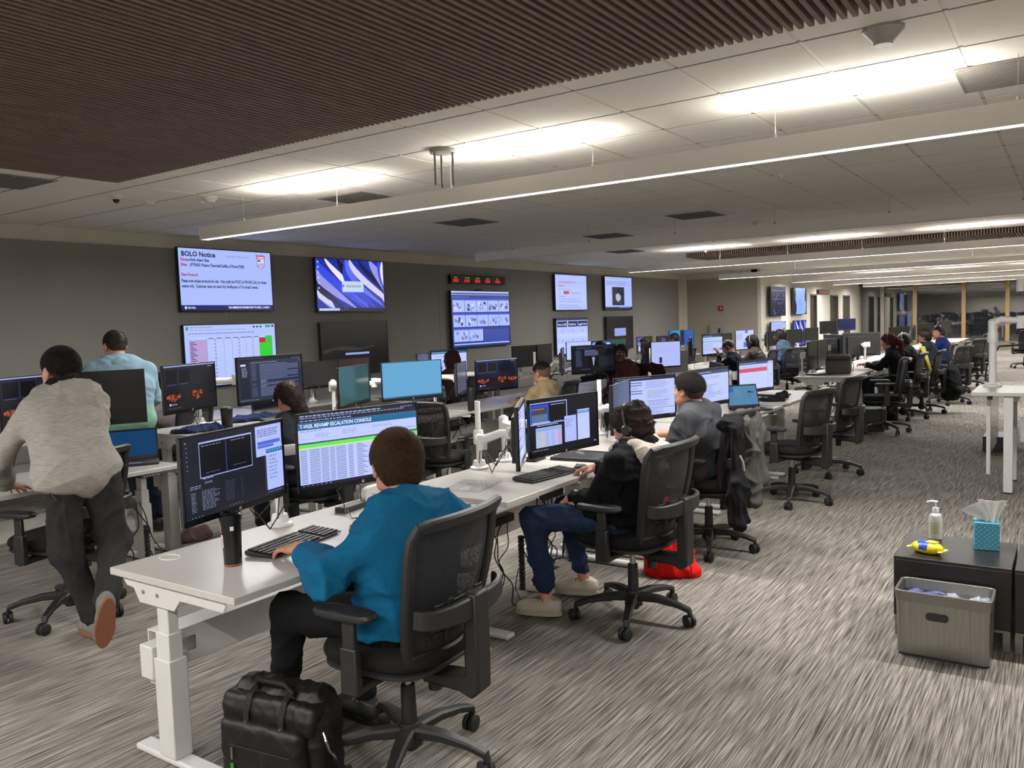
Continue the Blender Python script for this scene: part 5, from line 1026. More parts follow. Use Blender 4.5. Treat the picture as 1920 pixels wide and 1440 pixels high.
cup(-5.33,3.92,.90,'black insulated cup with small label on the raised desk',.16,.045); cup(-5.16,6.78,D,'tall black cup standing right of the two-flame screen in row two',.24,.042); cup(-5.16,8.45,D,'black cup right of the shaved-neck person',.2,.036); cup(-2.72,7.98,D,'small black cup in front of the red-banner monitor',.085,.042)
# navy clothes heap, grey cloth, papers
def heap(name,label,cat,x,y,z,rx,ry,rz,mat,amp=.02,seed=1,h=.010):
    V_,F_=nets(*field([('e',V3(0,0,0),(rx,ry,rz),I3,.02),('e',V3(rx*.5,ry*.3,0),(rx*.5,ry*.5,rz*1.2),I3,.03)],h,.03,clips=[((0,0,.002),(0,0,-1))])); V_=wrinkle(V_,F_,amp,seed,1.3); V_[:,2]=np.maximum(V_[:,2],.001)
    o=skin_mesh(name,[(V_,F_,mat)],None); o.location=(x,y,z); return tag(o,label,cat)
heap('folded_clothes','navy blue clothes heaped on the raised desk by the black cup','clothes',-5.42,3.72,.90,.16,.22,.035,cloth('#1c2440')); heap('folded_clothes','navy blue striped cloth beside the keyboard on the raised desk','clothes',-5.6,4.35,.90,.12,.28,.05,cloth('#20284a'),seed=5)
heap('folded_cloth','dark grey cloth lying on the desk before the gap','cloth',-2.55,8.45,D,.14,.10,.03,cloth('#232425'),seed=7); heap('folded_cloth','crumpled charcoal cloth beside the closed laptop by the gap','cloth',-2.55,8.78,D,.07,.09,.06,cloth('#2b2c2d'),seed=9); heap('jacket','black coat heaped at the feet of the dark monitors row','clothes',-4.95,6.2,0,.2,.2,.14,BLKC,seed=4)
for x,y,a,lb in [(-2.45,7.52,20,'loose white papers in front of the open laptop'),(-2.42,8.15,-10,'white paper pad lying before the dark grey cloth'),(-7.6,13.2,5,'white papers on the wall row desk near the olive coat')]: tag(MB().box(-.105,.105,-.148,.148,.001,.004).build('paper_sheet',M('#cfccc5',.7),None,loc=(x,y,D),rot=(0,0,R(a))),lb,'paper','loose papers')
# grey cooler bag
t=thing('cooler_bag','grey fabric cooler bag with dark zip and wide strap on the desk','bag',(-2.78,12.45,D),R(8)); MB().box(-.17,.17,-.12,.12,0,.20).build('body',cloth('#5e5856'),t,bev=.03); MB().box(-.165,.165,-.115,.115,.205,.27).build('lid',cloth('#584f4c'),t,bev=.03); MB().tube([(-.168,-.118,.203),(.168,-.118,.203),(.168,.118,.203),(-.168,.118,.203)],.005,6,closed=True).build('zip',BLK,t); MB().tube([(-.12,-.0,.26),(-.06,0,.285),(.06,0,.285),(.12,0,.26)],1,flat=(.02,.003,(0,0,1))).build('strap',cloth('#4f4744'),t); MB().tube([(.17,.0,.2),(.20,.0,.12),(.19,-.02,.02)],.006,6).build('shoulder_strap',cloth('#9aa08c'),t)
# arms
def armfor(label,x,y,z,ph,keys,zm=None): 
    return make_arm(label,x,y,z,ph,[mon_arm_pt(MON[k]) for k in keys],z_mid=zm)
armfor('white monitor arm holding the two screens of the nearest desk',-3.0,2.46,D,.40,['a1','a2'])
armfor('white monitor arm with looped cables left of the angled pair of screens',-3.02,4.03,D,.42,['b1'],.93)
armfor('white monitor arm behind the several-window dark screen',-3.03,4.32,D,.30,['b2'])
armfor('white monitor arm with tall pole between the headset wearer and text page screen',-3.03,5.63,D,.43,['c1','c2'],.93)
armfor('white monitor arm with tall pole left of the red-banner screen',-3.03,7.55,D,.44,['d2','d1'],.95)
armfor('white monitor arm hidden behind the red-banner screen',-3.03,8.6,D,.3,['d3'])
armfor('white monitor arm between bending person and the switched-off screen',-5.78,2.5,D,.55,['e00','e0'])
armfor('white monitor arm between the faint-flame and mail list screens',-5.76,3.98,.90,.50,['e1','e2'])
armfor('white monitor arm behind the plain green and blue screens',-5.78,5.45,D,.42,['f1','f2'])
armfor('white monitor arm between the two-flame screen and its neighbour',-5.78,6.95,D,.40,['g1','g2'])
armfor('white monitor arm with tangled cables left of the shaved-neck person',-5.62,8.75,D,.52,['h1','h2'],1.0)
# --- more monitors
def mset(key,scr,label,c,ang,arm=None,**k): mon(key,scr,label,c,ang,**k); x,y,z=mon_arm_pt(MON[key]); make_arm('white arm carrying '+arm,x-.10*math.cos(R(ang-90)),y-.10*math.sin(R(ang-90)),D,max(.3,z-D+.05),[(x,y,z)]) if arm else None
dk=lambda w,h:scr_plain(w,h,'#2c2928',None,'#1b1a1c'); off=scr_off
mset('w0',lambda w,h:scr_page(w,h,'#28305a'),'monitor glimpsed behind the pale blue hooded top',(-7.95,4.35,1.17),88,'the screen glimpsed behind the pale blue top')
mset('w1',dk,'left one of two dim brown monitors behind the mail list screen',(-7.72,7.05,1.07),84,'the left dim brown screen',w=.62)
mset('w2',lambda w,h:scr_plain(w,h,'#3a2c2b',None,'#1b1a1c'),'right one of two dim monitors, above the plain green screen',(-7.78,7.72,1.07),92,'the right dim brown screen',w=.62)
mset('w3',lambda w,h:scr_plain(w,h,'#2c3042',None,'#1b1a2c'),'small dark monitor left of the wall row console page',(-7.72,9.05,1.07),112,'the small dark wall row screen',w=.55)
mset('w4',lambda w,h:scr_page(w,h,'#1d6a8a'),'wall row monitor with a teal-headed page by the maroon hood',(-7.76,9.7,1.07),80,'the teal-headed page screen',w=.72,h=.38)
mset('w5',off,'left of two black monitors near the small LED clock wall',(-7.75,11.75,1.05),80,'the left black wall row screen',w=.60,h=.37)
mset('w6',off,'right of two black monitors under the small table screen',(-7.75,12.4,1.05),95,'the right black wall row screen',w=.56,h=.37)
mset('w7',lambda w,h:scr_plain(w,h,'#b4bff0',None,'#23283a'),'bright blank monitor right of the small table screen',(-7.70,13.55,1.05),70,'the bright blank screen',w=.62,h=.37)
mset('w8',lambda w,h:scr_page(w,h,'#2a78c8'),'monitor with a bright blue page behind the olive coat',(-7.70,14.45,1.05),80,'the bright blue page screen')
mset('w9',lambda w,h:scr_plain(w,h,'#23463f','#4a7a70','#1c2c2a'),'monitor with dark green text right of the dark red top',(-7.70,15.15,1.05),80,'the dark green text screen')
mset('w10',lambda w,h:scr_multi(w,h),'wide dark monitor in front of the cream jacket person',(-7.70,16.45,1.05),88,'the cream jacket screen',w=.72,h=.37)
mset('w11',lambda w,h:scr_cctv_dark(w,h),'dark monitor right of the cream jacket person',(-7.70,17.5,1.05),80,'the dark screen by the cap')
mset('w12',lambda w,h:(lambda s:(s.rect(.1,0,.45,1,'#2f86cf'),s.rect(.45,0,.62,1,'#2a2840'),s.rect(.62,0,1,1,'#2c55a8'),s)[-1])(Scr(w,h,'#2a66b8')),'bright blue monitor in front of the black knit cap',(-7.70,18.5,1.12),60,'the bright blue split screen',w=.72,h=.40)
# island between: two-screen corner facing the camera
mset('k1',lambda w,h:scr_plain(w,h,'#3b4468','#8f9ad0','#23283a'),'bluish monitor angled left of the blank page screen mid-room',(-5.30,11.35,1.06),124,'the bluish angled screen',w=.60,h=.40)
mset('k2',lambda w,h:(lambda s:(s.lines(.1,.25,.8,.45,3,'#a3aee4'),s.rect(.27,.62,.36,.86,'#1c2036'),s)[-1])(Scr(w,h,'#a9b4ec')),'blank page monitor mid-room with a small black mark',(-5.15,11.75,1.06),55,'the blank page screen mid-room',w=.52,h=.40)
tag(MB().box(-.02,.02,-.30,.30,.0,.36).build('desk_screen',M('#5d5c5a',.4),None,bev=.004,loc=(-5.35,12.50,D),rot=(0,0,R(-25))),'grey metal privacy panel standing right of the blank page screen','panel')
mset('k3',off,'black monitor seen edge-on beside the grey electric cabinet',(-5.45,13.5,1.10),116,'the edge-on black screen')
mset('k4',lambda w,h:scr_page(w,h,'#2c3a5c',True),'monitor with a green-lined page behind the brown cap',(-5.45,14.55,1.10),78,'the green-lined page screen',w=.66,h=.40)
mset('k5',scr_off,'dark narrow monitor left of the busy page by the slate blue shirt',(-5.55,15.55,1.12),88,'the dark narrow screen')
mset('k6',lambda w,h:(lambda s:(s.lines(.05,.15,.4,.5,6,'#8490c4'),s.rect(.5,0,.68,.15,'#3a78d8'),s.rect(.42,.62,.70,.92,'#2276e0'),s)[-1])(Scr(w,h,'#b7c3f8')),'busy page monitor with a blue box before the slate blue shirt',(-5.45,16.35,1.12),80,'the busy page screen',w=.74,h=.40)
for i in range(6):
    nm=['first','second','third','fourth','fifth','sixth'][i]
    mset('o%d'%i,off,'%s from the left of six switched-off monitors in a row'%nm,(-5.55,18.1+i*.72+(i//2)*.12,1.07),72 if i%2 else 108,'the %s switched-off screen of the row'%nm,group='six switched-off monitors')
mset('p1',off,'left half of the dark screen pair over the aisle desk corner',(-3.05,12.1,1.02),89,'the left dark screen over the desk corner',w=.50,h=.40)
mset('p2',off,'right half of the dark screen pair over the aisle desk corner',(-3.05,12.66,1.02),89,'the right dark screen over the desk corner',w=.56,h=.40)
mset('q1',lambda w,h:scr_plain(w,h,'#2a3a66'),'dark blue monitor left of the cooler bag, seen side-on',(-3.15,13.75,1.06),128,'the dark blue side-on screen',w=.62,h=.40)
mset('q2',lambda w,h:scr_plain(w,h,'#2a3a66'),'monitor seen from behind above the cooler bag',(-3.0,15.1,1.05),215,'the screen seen from behind',w=.66,h=.40)
mset('q3',lambda w,h:scr_page(w,h),'monitor at the far side of the red-haired person',(-3.1,16.5,1.05),95,'the screen past the red-haired person')
mset('r1',off,'black monitor beyond the dark blue side-on screen',(-5.35,22.8,1.22),60,'the black screen beyond the blue one')
mset('r2',lambda w,h:scr_plain(w,h,'#1c2350'),'black and blue monitor near the slim doors',(-5.35,25.0,1.25),50,'the black and blue screen by the doors')
for i,(x,y,a) in enumerate([(-3.05,18.6,60),(-3.05,20.3,110),(-3.05,22.4,60),(-3.05,24.7,100),(-3.05,26.3,70)]):
    nm=['nearest','second','third','fourth','farthest'][i]; mset('s%d'%i,off,'%s of the black monitors far down the aisle row'%nm,(x+.1,y,1.10),a,'the %s black screen far down the aisle row'%nm,group='far aisle monitors')
for i,(x,y,lb) in enumerate([(-2.85,24.9,'white standing desk near the window wall, first'),(-2.85,26.5,'white standing desk closest to the window wall')]): desk(x,y,lb,'white desks of the farther aisle row')
# ================================================================== WALL SCREENS
def tv(x,y,z,w,h,scr,label,wall='L',group='wall screens'):
    t=thing('wall_screen',label,'screen',(x,y,z),R(90),group); MB().box(-w/2,w/2,.0,.05,-h/2,h/2).box(-w/4,w/4,.05,.09,-h/4,h/4).build('casing',BLKM,t,bev=.004)
    b=MB(); q=.010; b.box(-w/2,w/2,-.004,.0,h/2-q,h/2); b.box(-w/2,w/2,-.004,.0,-h/2,-h/2+q*1.6); b.box(-w/2,-w/2+q,-.004,.0,-h/2,h/2); b.box(w/2-q,w/2,-.004,.0,-h/2,h/2); b.build('bezel',BLKG,t)
    s=scr(w-2*q,h-2.6*q); s.b.v=[(a,b_,c+q*.3) for a,b_,c in s.b.v]; s.build(t,'screen',y=.0); return t
def wtv(y0,y1,z0,z1,scr,label): return tv(XW+.115,(y0+y1)/2*9.4,1.62+(z0+z1)/2*9.4,(y1-y0)*9.4,(z1-z0)*9.4,scr,label)
def scr_bolo(w,h):
    s=Scr(w,h,'#a3b4f6'); s.text('BOLO Notice',.03,.125,.080,'#1a2140',bold=.045); s.text('November 17, 2022 Issue Date',.50,.115,.035,'#6d78a8',maxw=.25)
    s.text('Note:',.02,.205,.050,'#9a3050',bold=.045); s.text('High Alert Site',.11,.205,.050,'#1a2140',bold=.045,maxw=.2); s.text('Site:',.02,.285,.050,'#9a3050',bold=.045); s.text('UFTRING Weston Chevrolet/Cadillac of Peoria F2082',.11,.285,.050,'#1a2140',bold=.045,maxw=.58)
    s.text('New Protocol:',.02,.445,.050,'#9a3050',bold=.045,maxw=.17); s.text('Please note unique protocols for site.  Only notify the PC/SC by PHONE CALL for threat',.02,.545,.050,'#1a2140',bold=.045,maxw=.92); s.text('events only.  Customer does not want Any Notification of "no threat" events.',.02,.63,.050,'#1a2140',bold=.045,maxw=.82)
    sh=[(.83,.04),(.87,.055),(.91,.04),(.935,.07),(.93,.15),(.935,.22),(.91,.26),(.885,.275),(.86,.26),(.832,.22),(.84,.15),(.832,.07)]
    s.poly(sh,'#3c4468'); s.poly([(.884+(x-.884)*.9,.155+(y-.155)*.93) for x,y in sh],'#c7cffa'); s.poly([(.838,.055),(.93,.055),(.928,.115),(.84,.115)],'#c23a50'); s.text('WARNING',.843,.105,.034,'#e6e8ff',bold=.045,maxw=.082); s.text('24 HOUR',.85,.215,.028,'#a83048',bold=.045,maxw=.07); s.rect(.85,.13,.88,.16,'#2a3152'); s.lines(.845,.225,.925,.25,1,'#a83048')
    s.rect(0,.915,1,1,'#101c5a'); s.poly([(.045+.010*math.cos(a),.957+.026*math.sin(a)) for a in [i*.7 for i in range(9)]],'#dfe6ff'); s.text('PRO-VIGIL',.065,.972,.03,'#dfe6ff',bold=.045,maxw=.08); s.text('FOR IMMEDIATE DISTRIBUTION TO LEVEL 1, 2 AND 3',.49,.972,.035,'#dfe6ff',bold=.045,maxw=.47); return s
def scr_sheet(w,h,crop=1):
    s=Scr(w,h,'#a9baf8'); s.rect(.02,.02,.045,.08,'#2f9a62'); s.lines(.06,.03,.3,.05,1,'#5a6694'); s.lines(.06,.075,.66,.09,1,'#6a76a8',seed=2); s.lines(.04,.13,.88,.15,1,'#5a6694',seed=3,t=.6); s.icons(.74,.03,3,.04,'#2a3152',.03); s.rect(.885,.02,.945,.06,'#2f9a62'); s.rect(.96,.02,.985,.055,'#2a3152')
    s.rect(.045,.20,.98,.98,'#b4c2fa'); s.rect(.045,.235,.225,.98,'#b49ad0')
    for i in range(26):
        y=.235+i*.03; s.rect(.045,y,.98,y+.002,'#4a5484')
        if i and i<12: s.rect(.055,y+.008,.055+.03+.02*((i*7)%3),y+.020,'#2a3152')
        if i%2==0: s.rect(.30,y+.01,.32,y+.018,'#3a4270'); s.rect(.56,y+.01,.58,y+.018,'#3a4270'); s.rect(.72,y+.01,.73,y+.018,'#3a4270')
    for x in (.045,.225,.315,.405,.495,.575,.65,.73,.805): s.rect(x,.205,x+.002,.98,'#4a5484')
    for x in (.24,.33,.42,.51,.59,.66,.74): s.rect(x,.213,x+.06,.225,'#2a3152')
    s.rect(.805,.235,.88,.325,'#b02a34'); s.rect(.88,.205,.96,.325,'#2cba4c'); s.rect(.805,.325,.96,.72,'#2cc832'); s.rect(.885,.325,.96,.37,'#b0343a'); s.rect(.885,.585,.96,.635,'#b0343a'); return s
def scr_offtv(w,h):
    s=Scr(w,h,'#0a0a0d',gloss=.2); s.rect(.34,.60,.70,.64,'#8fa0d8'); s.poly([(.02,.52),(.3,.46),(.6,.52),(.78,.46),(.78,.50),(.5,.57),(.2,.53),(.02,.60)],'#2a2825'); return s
def scr_cams(w,h,dim=False):
    c1,c2='#9fb2f2','#3c4c9a'
    s=Scr(w,h,'#22327e' if not dim else '#181c34'); s.rect(0,0,1,.03,'#aab8f6'); s.rect(0,.05,1,.07,'#7f8ed6'); s.icons(.03,.10,9,.03,'#c3cdfa')
    rr=random.Random(5)
    for r in range(3):
        for q in range(5 if r<2 else 2):
            ww=.196 if r<2 else .245; x=.02+q*ww; y=.14+r*.265; s.rect(x,y,x+ww-.006,y+.022,'#3c50e0' if not dim else '#2a3482'); s.rect(x,y+.025,x+ww-.006,y+.235,c1 if not dim else '#23273a')
            for k in range(7):
                a=x+rr.random()*(ww-.06); b_=y+.04+rr.random()*.12; s.poly([(a,b_),(a+.02+.03*rr.random(),b_+.02),(a+.03,b_+.07),(a+.01*rr.random(),b_+.05+.02*rr.random())],rr.choice(['#5a6cb4','#c3cffc','#3a4680','#7f90d0','#222c58']) if not dim else rr.choice(['#3a4470','#14161f','#565e86']))
    s.rect(.52,.70,.97,.93,'#33449e' if not dim else '#1a1f3c'); s.rect(.02,.94,.98,.965,'#a3b2f4'); return s
def scr_note(w,h):
    s=Scr(w,h,'#a9b8f4'); 
    s.text('Please note the address protocol for all',.09,.22,.045,'#b02c48',bold=.02,maxw=.78); s.text('human sites:',.09,.32,.045,'#b02c48',bold=.02,maxw=.28); s.text('(Office Park and Co-operating)',.09,.43,.042,'#3a4270',maxw=.6); s.rect(.09,.225,.87,.23,'#b02c48'); s.rect(.09,.325,.36,.33,'#b02c48')
    s.text('Notify',.09,.53,.042,'#3a4270'); s.rect(.25,.46,.42,.55,'#b02030'); s.text('with activity as well to the',.44,.53,.042,'#3a4270',maxw=.48); s.text('following actions:',.09,.63,.042,'#3a4270',maxw=.34)
    for y in (.71,.78,.89,.95): s.rect(.10,y-.012,.12,y,'#3a4270'); s.lines(.14,y-.02,.86,y+.005,1,'#4a5484',seed=int(y*100))
    return s
def scr_table(w,h):
    s=Scr(w,h,'#aebbf6'); s.rect(0,0,1,.06,'#26305c')
    for x,tx in ((.02,'Teams on Shift'),(.36,'Total Events'),(.68,'Logged In Now')): s.rect(x,.08,x+.31,.24,'#20294e'); s.text(tx,x+.015,.20,.06,'#c9d3fc',bold=.03,maxw=.28)
    for i in range(5):
        for x in (.17,.5,.83): s.rect(x,.33+i*.14,x+.015,.37+i*.14,'#3a4270')
        if i%2: s.rect(0,.29+i*.14,1,.41+i*.14,'#b9c5fb')
    return s
def scr_photo(w,h):
    s=Scr(w,h,'#a6b5f3'); s.lines(.15,.04,.5,.06,1,'#2a3152'); s.lines(.03,.13,.97,.27,4,'#55608e',seed=5,t=.35); s.rect(.25,.31,.70,.88,'#11182a'); rr=random.Random(3)
    for i in range(26): a,b_=.27+rr.random()*.36,.33+rr.random()*.5; s.poly([(a,b_),(a+.05,b_+.02),(a+.04,b_+.05)],rr.choice(['#2f4a6c','#48688a','#1d2c3c','#5a6c6a']))
    s.poly([(.38,.55),(.47,.50),(.57,.58),(.56,.70),(.46,.78),(.38,.68)],'#c3cfe8'); s.poly([(.45,.56),(.53,.57),(.52,.64),(.46,.62)],'#c23a48'); s.rect(0,.93,1,1,'#0e1844'); s.lines(.5,.95,.95,.975,1,'#c3cdfa'); return s
def scr_off2(w,h):
    s=Scr(w,h,'#0c0c0f',gloss=.2); s.rect(.28,.36,.72,.60,'#8b99d8'); return s
def scr_night(w,h):
    s=Scr(w,h,'#1e2240'); rr=random.Random(8); s.rect(.05,.12,.95,.15,'#5a64a0'); s.rect(.1,.42,.9,.45,'#4450a0')
    for i in range(50): a,b_=.08+rr.random()*.8,.2+rr.random()*.7; s.poly([(a,b_),(a+.04,b_+.03),(a+.02,b_+.10)],rr.choice(['#3a4270','#565f8c','#14161f','#6a7298']))
    return s
def scr_torn(w,h):
    s=Scr(w,h,'#12182c'); rr=random.Random(4); L=[(.12+.10*rr.random(),i/9) for i in range(10)]; Rr=[(.86+.12*rr.random(),i/9) for i in range(10)]; s.poly(L+Rr[::-1],'#8fb0f4'); s.text("Where It's",.38,.50,.06,'#26406c',maxw=.38); s.text('At Today?',.38,.64,.06,'#26406c',maxw=.38); return s
wtv(.6716,.8285,.0315,.1190,scr_bolo,'large lit wall screen reading BOLO Notice'); wtv(.6729,.8296,-.0742,.0135,scr_sheet,'wall screen with a spreadsheet with green and red cells')
wtv(.9160,1.0730,.0290,.1160,scr_swirl,'wall screen with a blue and violet swirl wallpaper'); wtv(.9195,1.0765,-.0750,.0125,scr_offtv,'dark wall screen below the swirl wallpaper one')
wtv(1.2600,1.4610,-.0452,.0682,scr_cams,'widest wall screen with a grid of camera views'); wtv(1.6520,1.8040,.0262,.1116,scr_note,'wall screen with red heading and bulleted notice')
wtv(1.6520,1.8040,-.0790,.0085,scr_table,'wall screen with three dark table headings'); wtv(1.9000,2.0580,.0262,.1132,scr_photo,'wall screen with a night photo on a white page'); wtv(1.9050,2.0600,-.0790,.0090,scr_off2,'dark wall screen with a small pale window')
k=7.15
def wtv2(y0,y1,z0,z1,scr,label): tv(X2+.13,(y0+y1)/2,(z0+z1)/2,(y1-y0),(z1-z0),scr,label)
wtv2(23.6,25.05,1.56,2.42,scr_night,'dark blue camera screen on the wall by the fire alarm'); wtv2(25.95,27.4,1.58,2.42,scr_torn,'wall screen with a torn pale blue page'); wtv2(23.6,25.05,.56,1.40,scr_sheet,'small far wall screen with a spreadsheet'); wtv2(25.95,27.4,.56,1.40,lambda w,h:scr_swirl(w,h,False),'small far wall screen with blue swirls')
# LED clocks
def ledclock(x,y,z,w,h,label,names_):
    t=thing('led_clock',label,'clock',(x,y,z),R(90)); MB().box(-w/2,w/2,0,.06,-h/2,h/2).build('casing',BLK,t,bev=.004)
    s=Scr(w*.98,h*.85,'#120404',gloss=.3)
    for i,(a,b_) in enumerate(names_):
        x0=.03+i*.195; s.text(a,x0+.02,.34,.20,'#58c020',bold=.02,maxw=.14); s.text(b_,x0,.86,.40,'#f02818',bold=.05,maxw=.165)
    s.build(t,'display',y=-.001); return t
ledclock(XW+.10,12.76,1.62+.0905*9.4,1.75,.155,'long LED clock with green names and red times above the camera grid',[('Pacific','20:20'),('Mountain','21:20'),('Central','22:20'),('Eastern','23:20'),('Zulu','04:20')])
ledclock(X2+.08,29.95,2.33,1.5,.15,'far red LED clock high on the wall by the slim doors',[('Pac','20:20'),('Mtn','21:20'),('Cen','22:20'),('East','23:20'),('Zulu','04:20')])
t=thing('webcam','small black camera on the wall between the LED clock and camera grid','camera',(XW+.10,12.75,2.27),R(90)); MB().box(-.10,.10,0,.05,-.02,.02).build('body',BLKM,t,bev=.006); MB().cyl((0,-.012,0),(0,.0,0),.016,n=16).build('lens',BLKG,t)
t=thing('fire_alarm','red fire alarm strobe on the grey end wall','fire alarm',(-8.3,YC-.025,1.84)); MB().box(-.07,.07,-.04,.0,-.07,.07).build('housing',M('#a82028',.5),t,bev=.008); MB().box(-.0,.035,-.055,-.04,-.035,.035).build('strobe',M('#d8c8c4',.2),t,bev=.004)
t=thing('electric_cabinet','grey wall cabinet with a dark slot on the end wall','cabinet',(-8.38,YC-.025,.95)); MB().box(-.25,.25,-.10,0,-.45,.45).build('body',M('#a3a097',.5),t,bev=.004); MB().box(-.21,.21,-.112,-.10,-.41,.41).build('door',M('#97948b',.5),t,bev=.003); MB().box(.02,.08,-.118,-.112,.1,.32).build('latch',BLK,t)
# ================================================================== RIGHT FOREGROUND
DKW=M('#171412',.35,noise=.15,nscale=20,stretch=(1,14,1)) 
for x0,x1,lb in ((-.72,-.215,'low black-brown cabinet carrying the tissue box, hand gel and wipes'),(-.205,.30,'low black-brown cabinet cut by the right edge of the photo')):
    t=thing('low_cabinet',lb,'cabinet',((x0+x1)/2,4.62,0),0,'low cabinets'); w=(x1-x0)/2; MB().box(-w,w,-.25,.25,.10,.40).build('body',DKW,t,bev=.003); MB().box(-w+.005,w-.005,-.256,-.25,.11,.385).build('front_panel',DKW,t,bev=.001)
    for sx in (-1,1):
        for sy in (-1,1): MB().box(sx*(w-.02)-.015,sx*(w-.02)+.015,sy*.23-.015,sy*.23+.015,0,.10).build('leg',M('#8c8983',.35,.8),t)
    MB().box(-w+.02,w-.02,-.24,-.22,.085,.10).build('base_rail',M('#8c8983',.35,.8),t)
t=thing('waste_bin','brushed steel rectangular bin with plastic liners in front of the low cabinets','bin',(-.475,4.22,0))
rr_=lambda w,d,r,n_=6:[(sx*(w-r)+r*math.cos(a),sy*(d-r)+r*math.sin(a)) for sx,sy,a0 in ((1,1,0),(-1,1,math.pi/2),(-1,-1,math.pi),(1,-1,1.5*math.pi)) for a in [a0+i*math.pi/2/n_ for i in range(n_+1)]]
def rshell(m,w,d,r,z0,z1,th,mat=None,w2=None,d2=None):
    w2=w2 or w; d2=d2 or d; o0=rr_(w,d,r); o1=rr_(w2,d2,r); i0=rr_(w-th,d-th,r*.8); i1=rr_(w2-th,d2-th,r*.8); n_=len(o0)
    vs=[(x,y,z0) for x,y in o0]+[(x,y,z1) for x,y in o1]+[(x,y,z1) for x,y in i1]+[(x,y,z0) for x,y in i0]; fs=[]
    for a in range(4):
        b_=(a+1)%4
        for j in range(n_): fs.append((a*n_+j,a*n_+(j+1)%n_,b_*n_+(j+1)%n_,b_*n_+j))
    m.add(vs,fs,mat)
b=MB(); rshell(b,.190,.105,.03,.012,.265,.004,w2=.196,d2=.11); b.prism(rr_(.188,.103,.03),.010,.016); b.build('body',STEEL,t)
b=MB(); rshell(b,.198,.112,.032,.262,.312,.012,w2=.202,d2=.116); b.build('rim',M('#8a8780',.4,.9),t,bev=.002); b=MB(); b.prism(rr_(.188,.103,.03),.0,.012); b.build('base',BLK,t)
b=MB(); b.T=Matrix.Translation((-.02,-.1115,.205)); b.prism([(x,y) for x,y in rr_(.048,.019,.018)],-.001,.0015,'y'); b.build('handle_slot',BLK,t); MB().box(.115,.117,-.1125,-.108,.02,.262).build('seam',GREYP,t)
s=Scr(.04,.008,'#8a8780'); 
LN=M('#b9bccb',.15,alpha=.55,spec=.8); LNB=M('#6f7aa8',.2,alpha=.6,spec=.7)
for i,(x,m_) in enumerate([(-.13,LNB),(-.05,LNB),(.04,LN),(.13,LN)]):
    V_,F_=nets(*field([('e',V3(x,.0,.225),(.052,.085,.062),I3,.02)],.008,.02)); skin_mesh('liner_bag',[(wrinkle(V_,F_,.022,20+i,2.2),F_,m_)],t)
# tissue box
t=thing('tissue_box','blue patterned tissue box with a tissue sticking out','tissue box',(-.345,4.72,.40),R(8)); TB=M('#3f8fa8',.6); b=MB(); b.box(-.055,.055,-.055,.055,0,.138); b.build('box',TB,t,bev=.002)
dm=MB()
for i in range(9):
    for j in range(11):
        if (i+j)%2: continue
        x=-.048+i*.012; z=.008+j*.0120
        for f in range(2):
            if f==0: dm.add([(x-.004,-.0556,z),(x,-.0556,z-.004),(x+.004,-.0556,z),(x,-.0556,z+.004)],[(0,1,2,3)])
            else: dm.add([(-.0556,x-.004,z),(-.0556,x,z+.004),(-.0556,x+.004,z),(-.0556,x,z-.004)],[(0,1,2,3)])
dm.build('dot_pattern',M('#8fc3cf',.6),t)
TS=M('#d8d6d0',.8,alpha=.92)
MB().grid(lambda u,v:Vector(((u-.55)*(.05+.15*v)+.006*math.sin(v*6),.020*math.sin(u*8+v*2),.134+v*(.125-.10*max(0,.45-u)**1.2*2-.03*u))),22,14,th=.0008).build('tissue',TS,t); MB().grid(lambda u,v:Vector(((u-.5)*(.04+.09*v)+.025,-.012+.018*math.cos(u*7)-.015*v,.134+.115*v)),16,10,th=.0008).build('tissue',TS,t)
# sanitizer pump bottle
t=thing('pump_bottle','clear hand gel bottle with white pump on the low cabinet','bottle',(-.585,4.79,.40)); MB().lathe([(.03,0),(.034,.004),(.0345,.11),(.030,.13),(.014,.142),(.013,.15)],24).build('body',M('#c2c2bc',.1,alpha=.7,spec=.8),t)
MB().lathe([(.016,.146),(.016,.168),(.006,.17),(.005,.195),(.012,.197),(.012,.203)],16).tube([(0,0,.200),(-.02,0,.201),(-.042,0,.194)],[.007,.006,.004],8).build('pump',M('#d8d6d0',.4),t); lb_=MB(); lb_.grid(lambda u,v:Vector((.0350*math.cos(-2.6+u*2.0),.0350*math.sin(-2.6+u*2.0),.025+.075*v)),12,2); lb_.build('label',M('#b9b596',.5),t)
ln_=MB()
for i in range(7): ln_.grid(lambda u,v:Vector((.0353*math.cos(-2.3+u*1.3),.0353*math.sin(-2.3+u*1.3),.034+i*.009+v*.002)),8,2)
ln_.build('label_print',M('#55534a',.6),t)
# wipes pack
t=thing('wipes_pack','yellow and blue wet wipes pack lying on the low cabinet','wipes',(-.585,4.50,.40),R(-20)); V_,F_=nets(*field([('e',V3(0,0,.026),(.078,.05,.034),I3,.01)],.004,.02,clips=[((0,0,.001),(0,0,-1))])); c_=V_[F_].mean(1); ids=np.where((c_[:,0]<.02)&(c_[:,0]+c_[:,1]*.8>-.058)&(c_[:,2]>.02),1,0); skin_mesh('wrapper',[(wrinkle(V_,F_,.0015,3,1.5),F_,[M('#d0bd10',.35),M('#1b3f9c',.35),ids])],t)
fl=MB(); fl.prism([(-.0,-.025),(.045,-.02),(.048,.02),(.0,.026)],.056,.060); fl.build('lid_flap',M('#d8c83a',.4),t,bev=.002); e_=MB(); 
for sx in (-1,1): e_.grid(lambda u,v:Vector((sx*(.070+.016*u),(v-.5)*.085,.022+.004*math.sin(v*24))),3,14,th=.001)
e_.build('seal_edge',M('#d0bd10',.35),t)
s=Scr(.045,.03,'#1b3f9c') if False else None
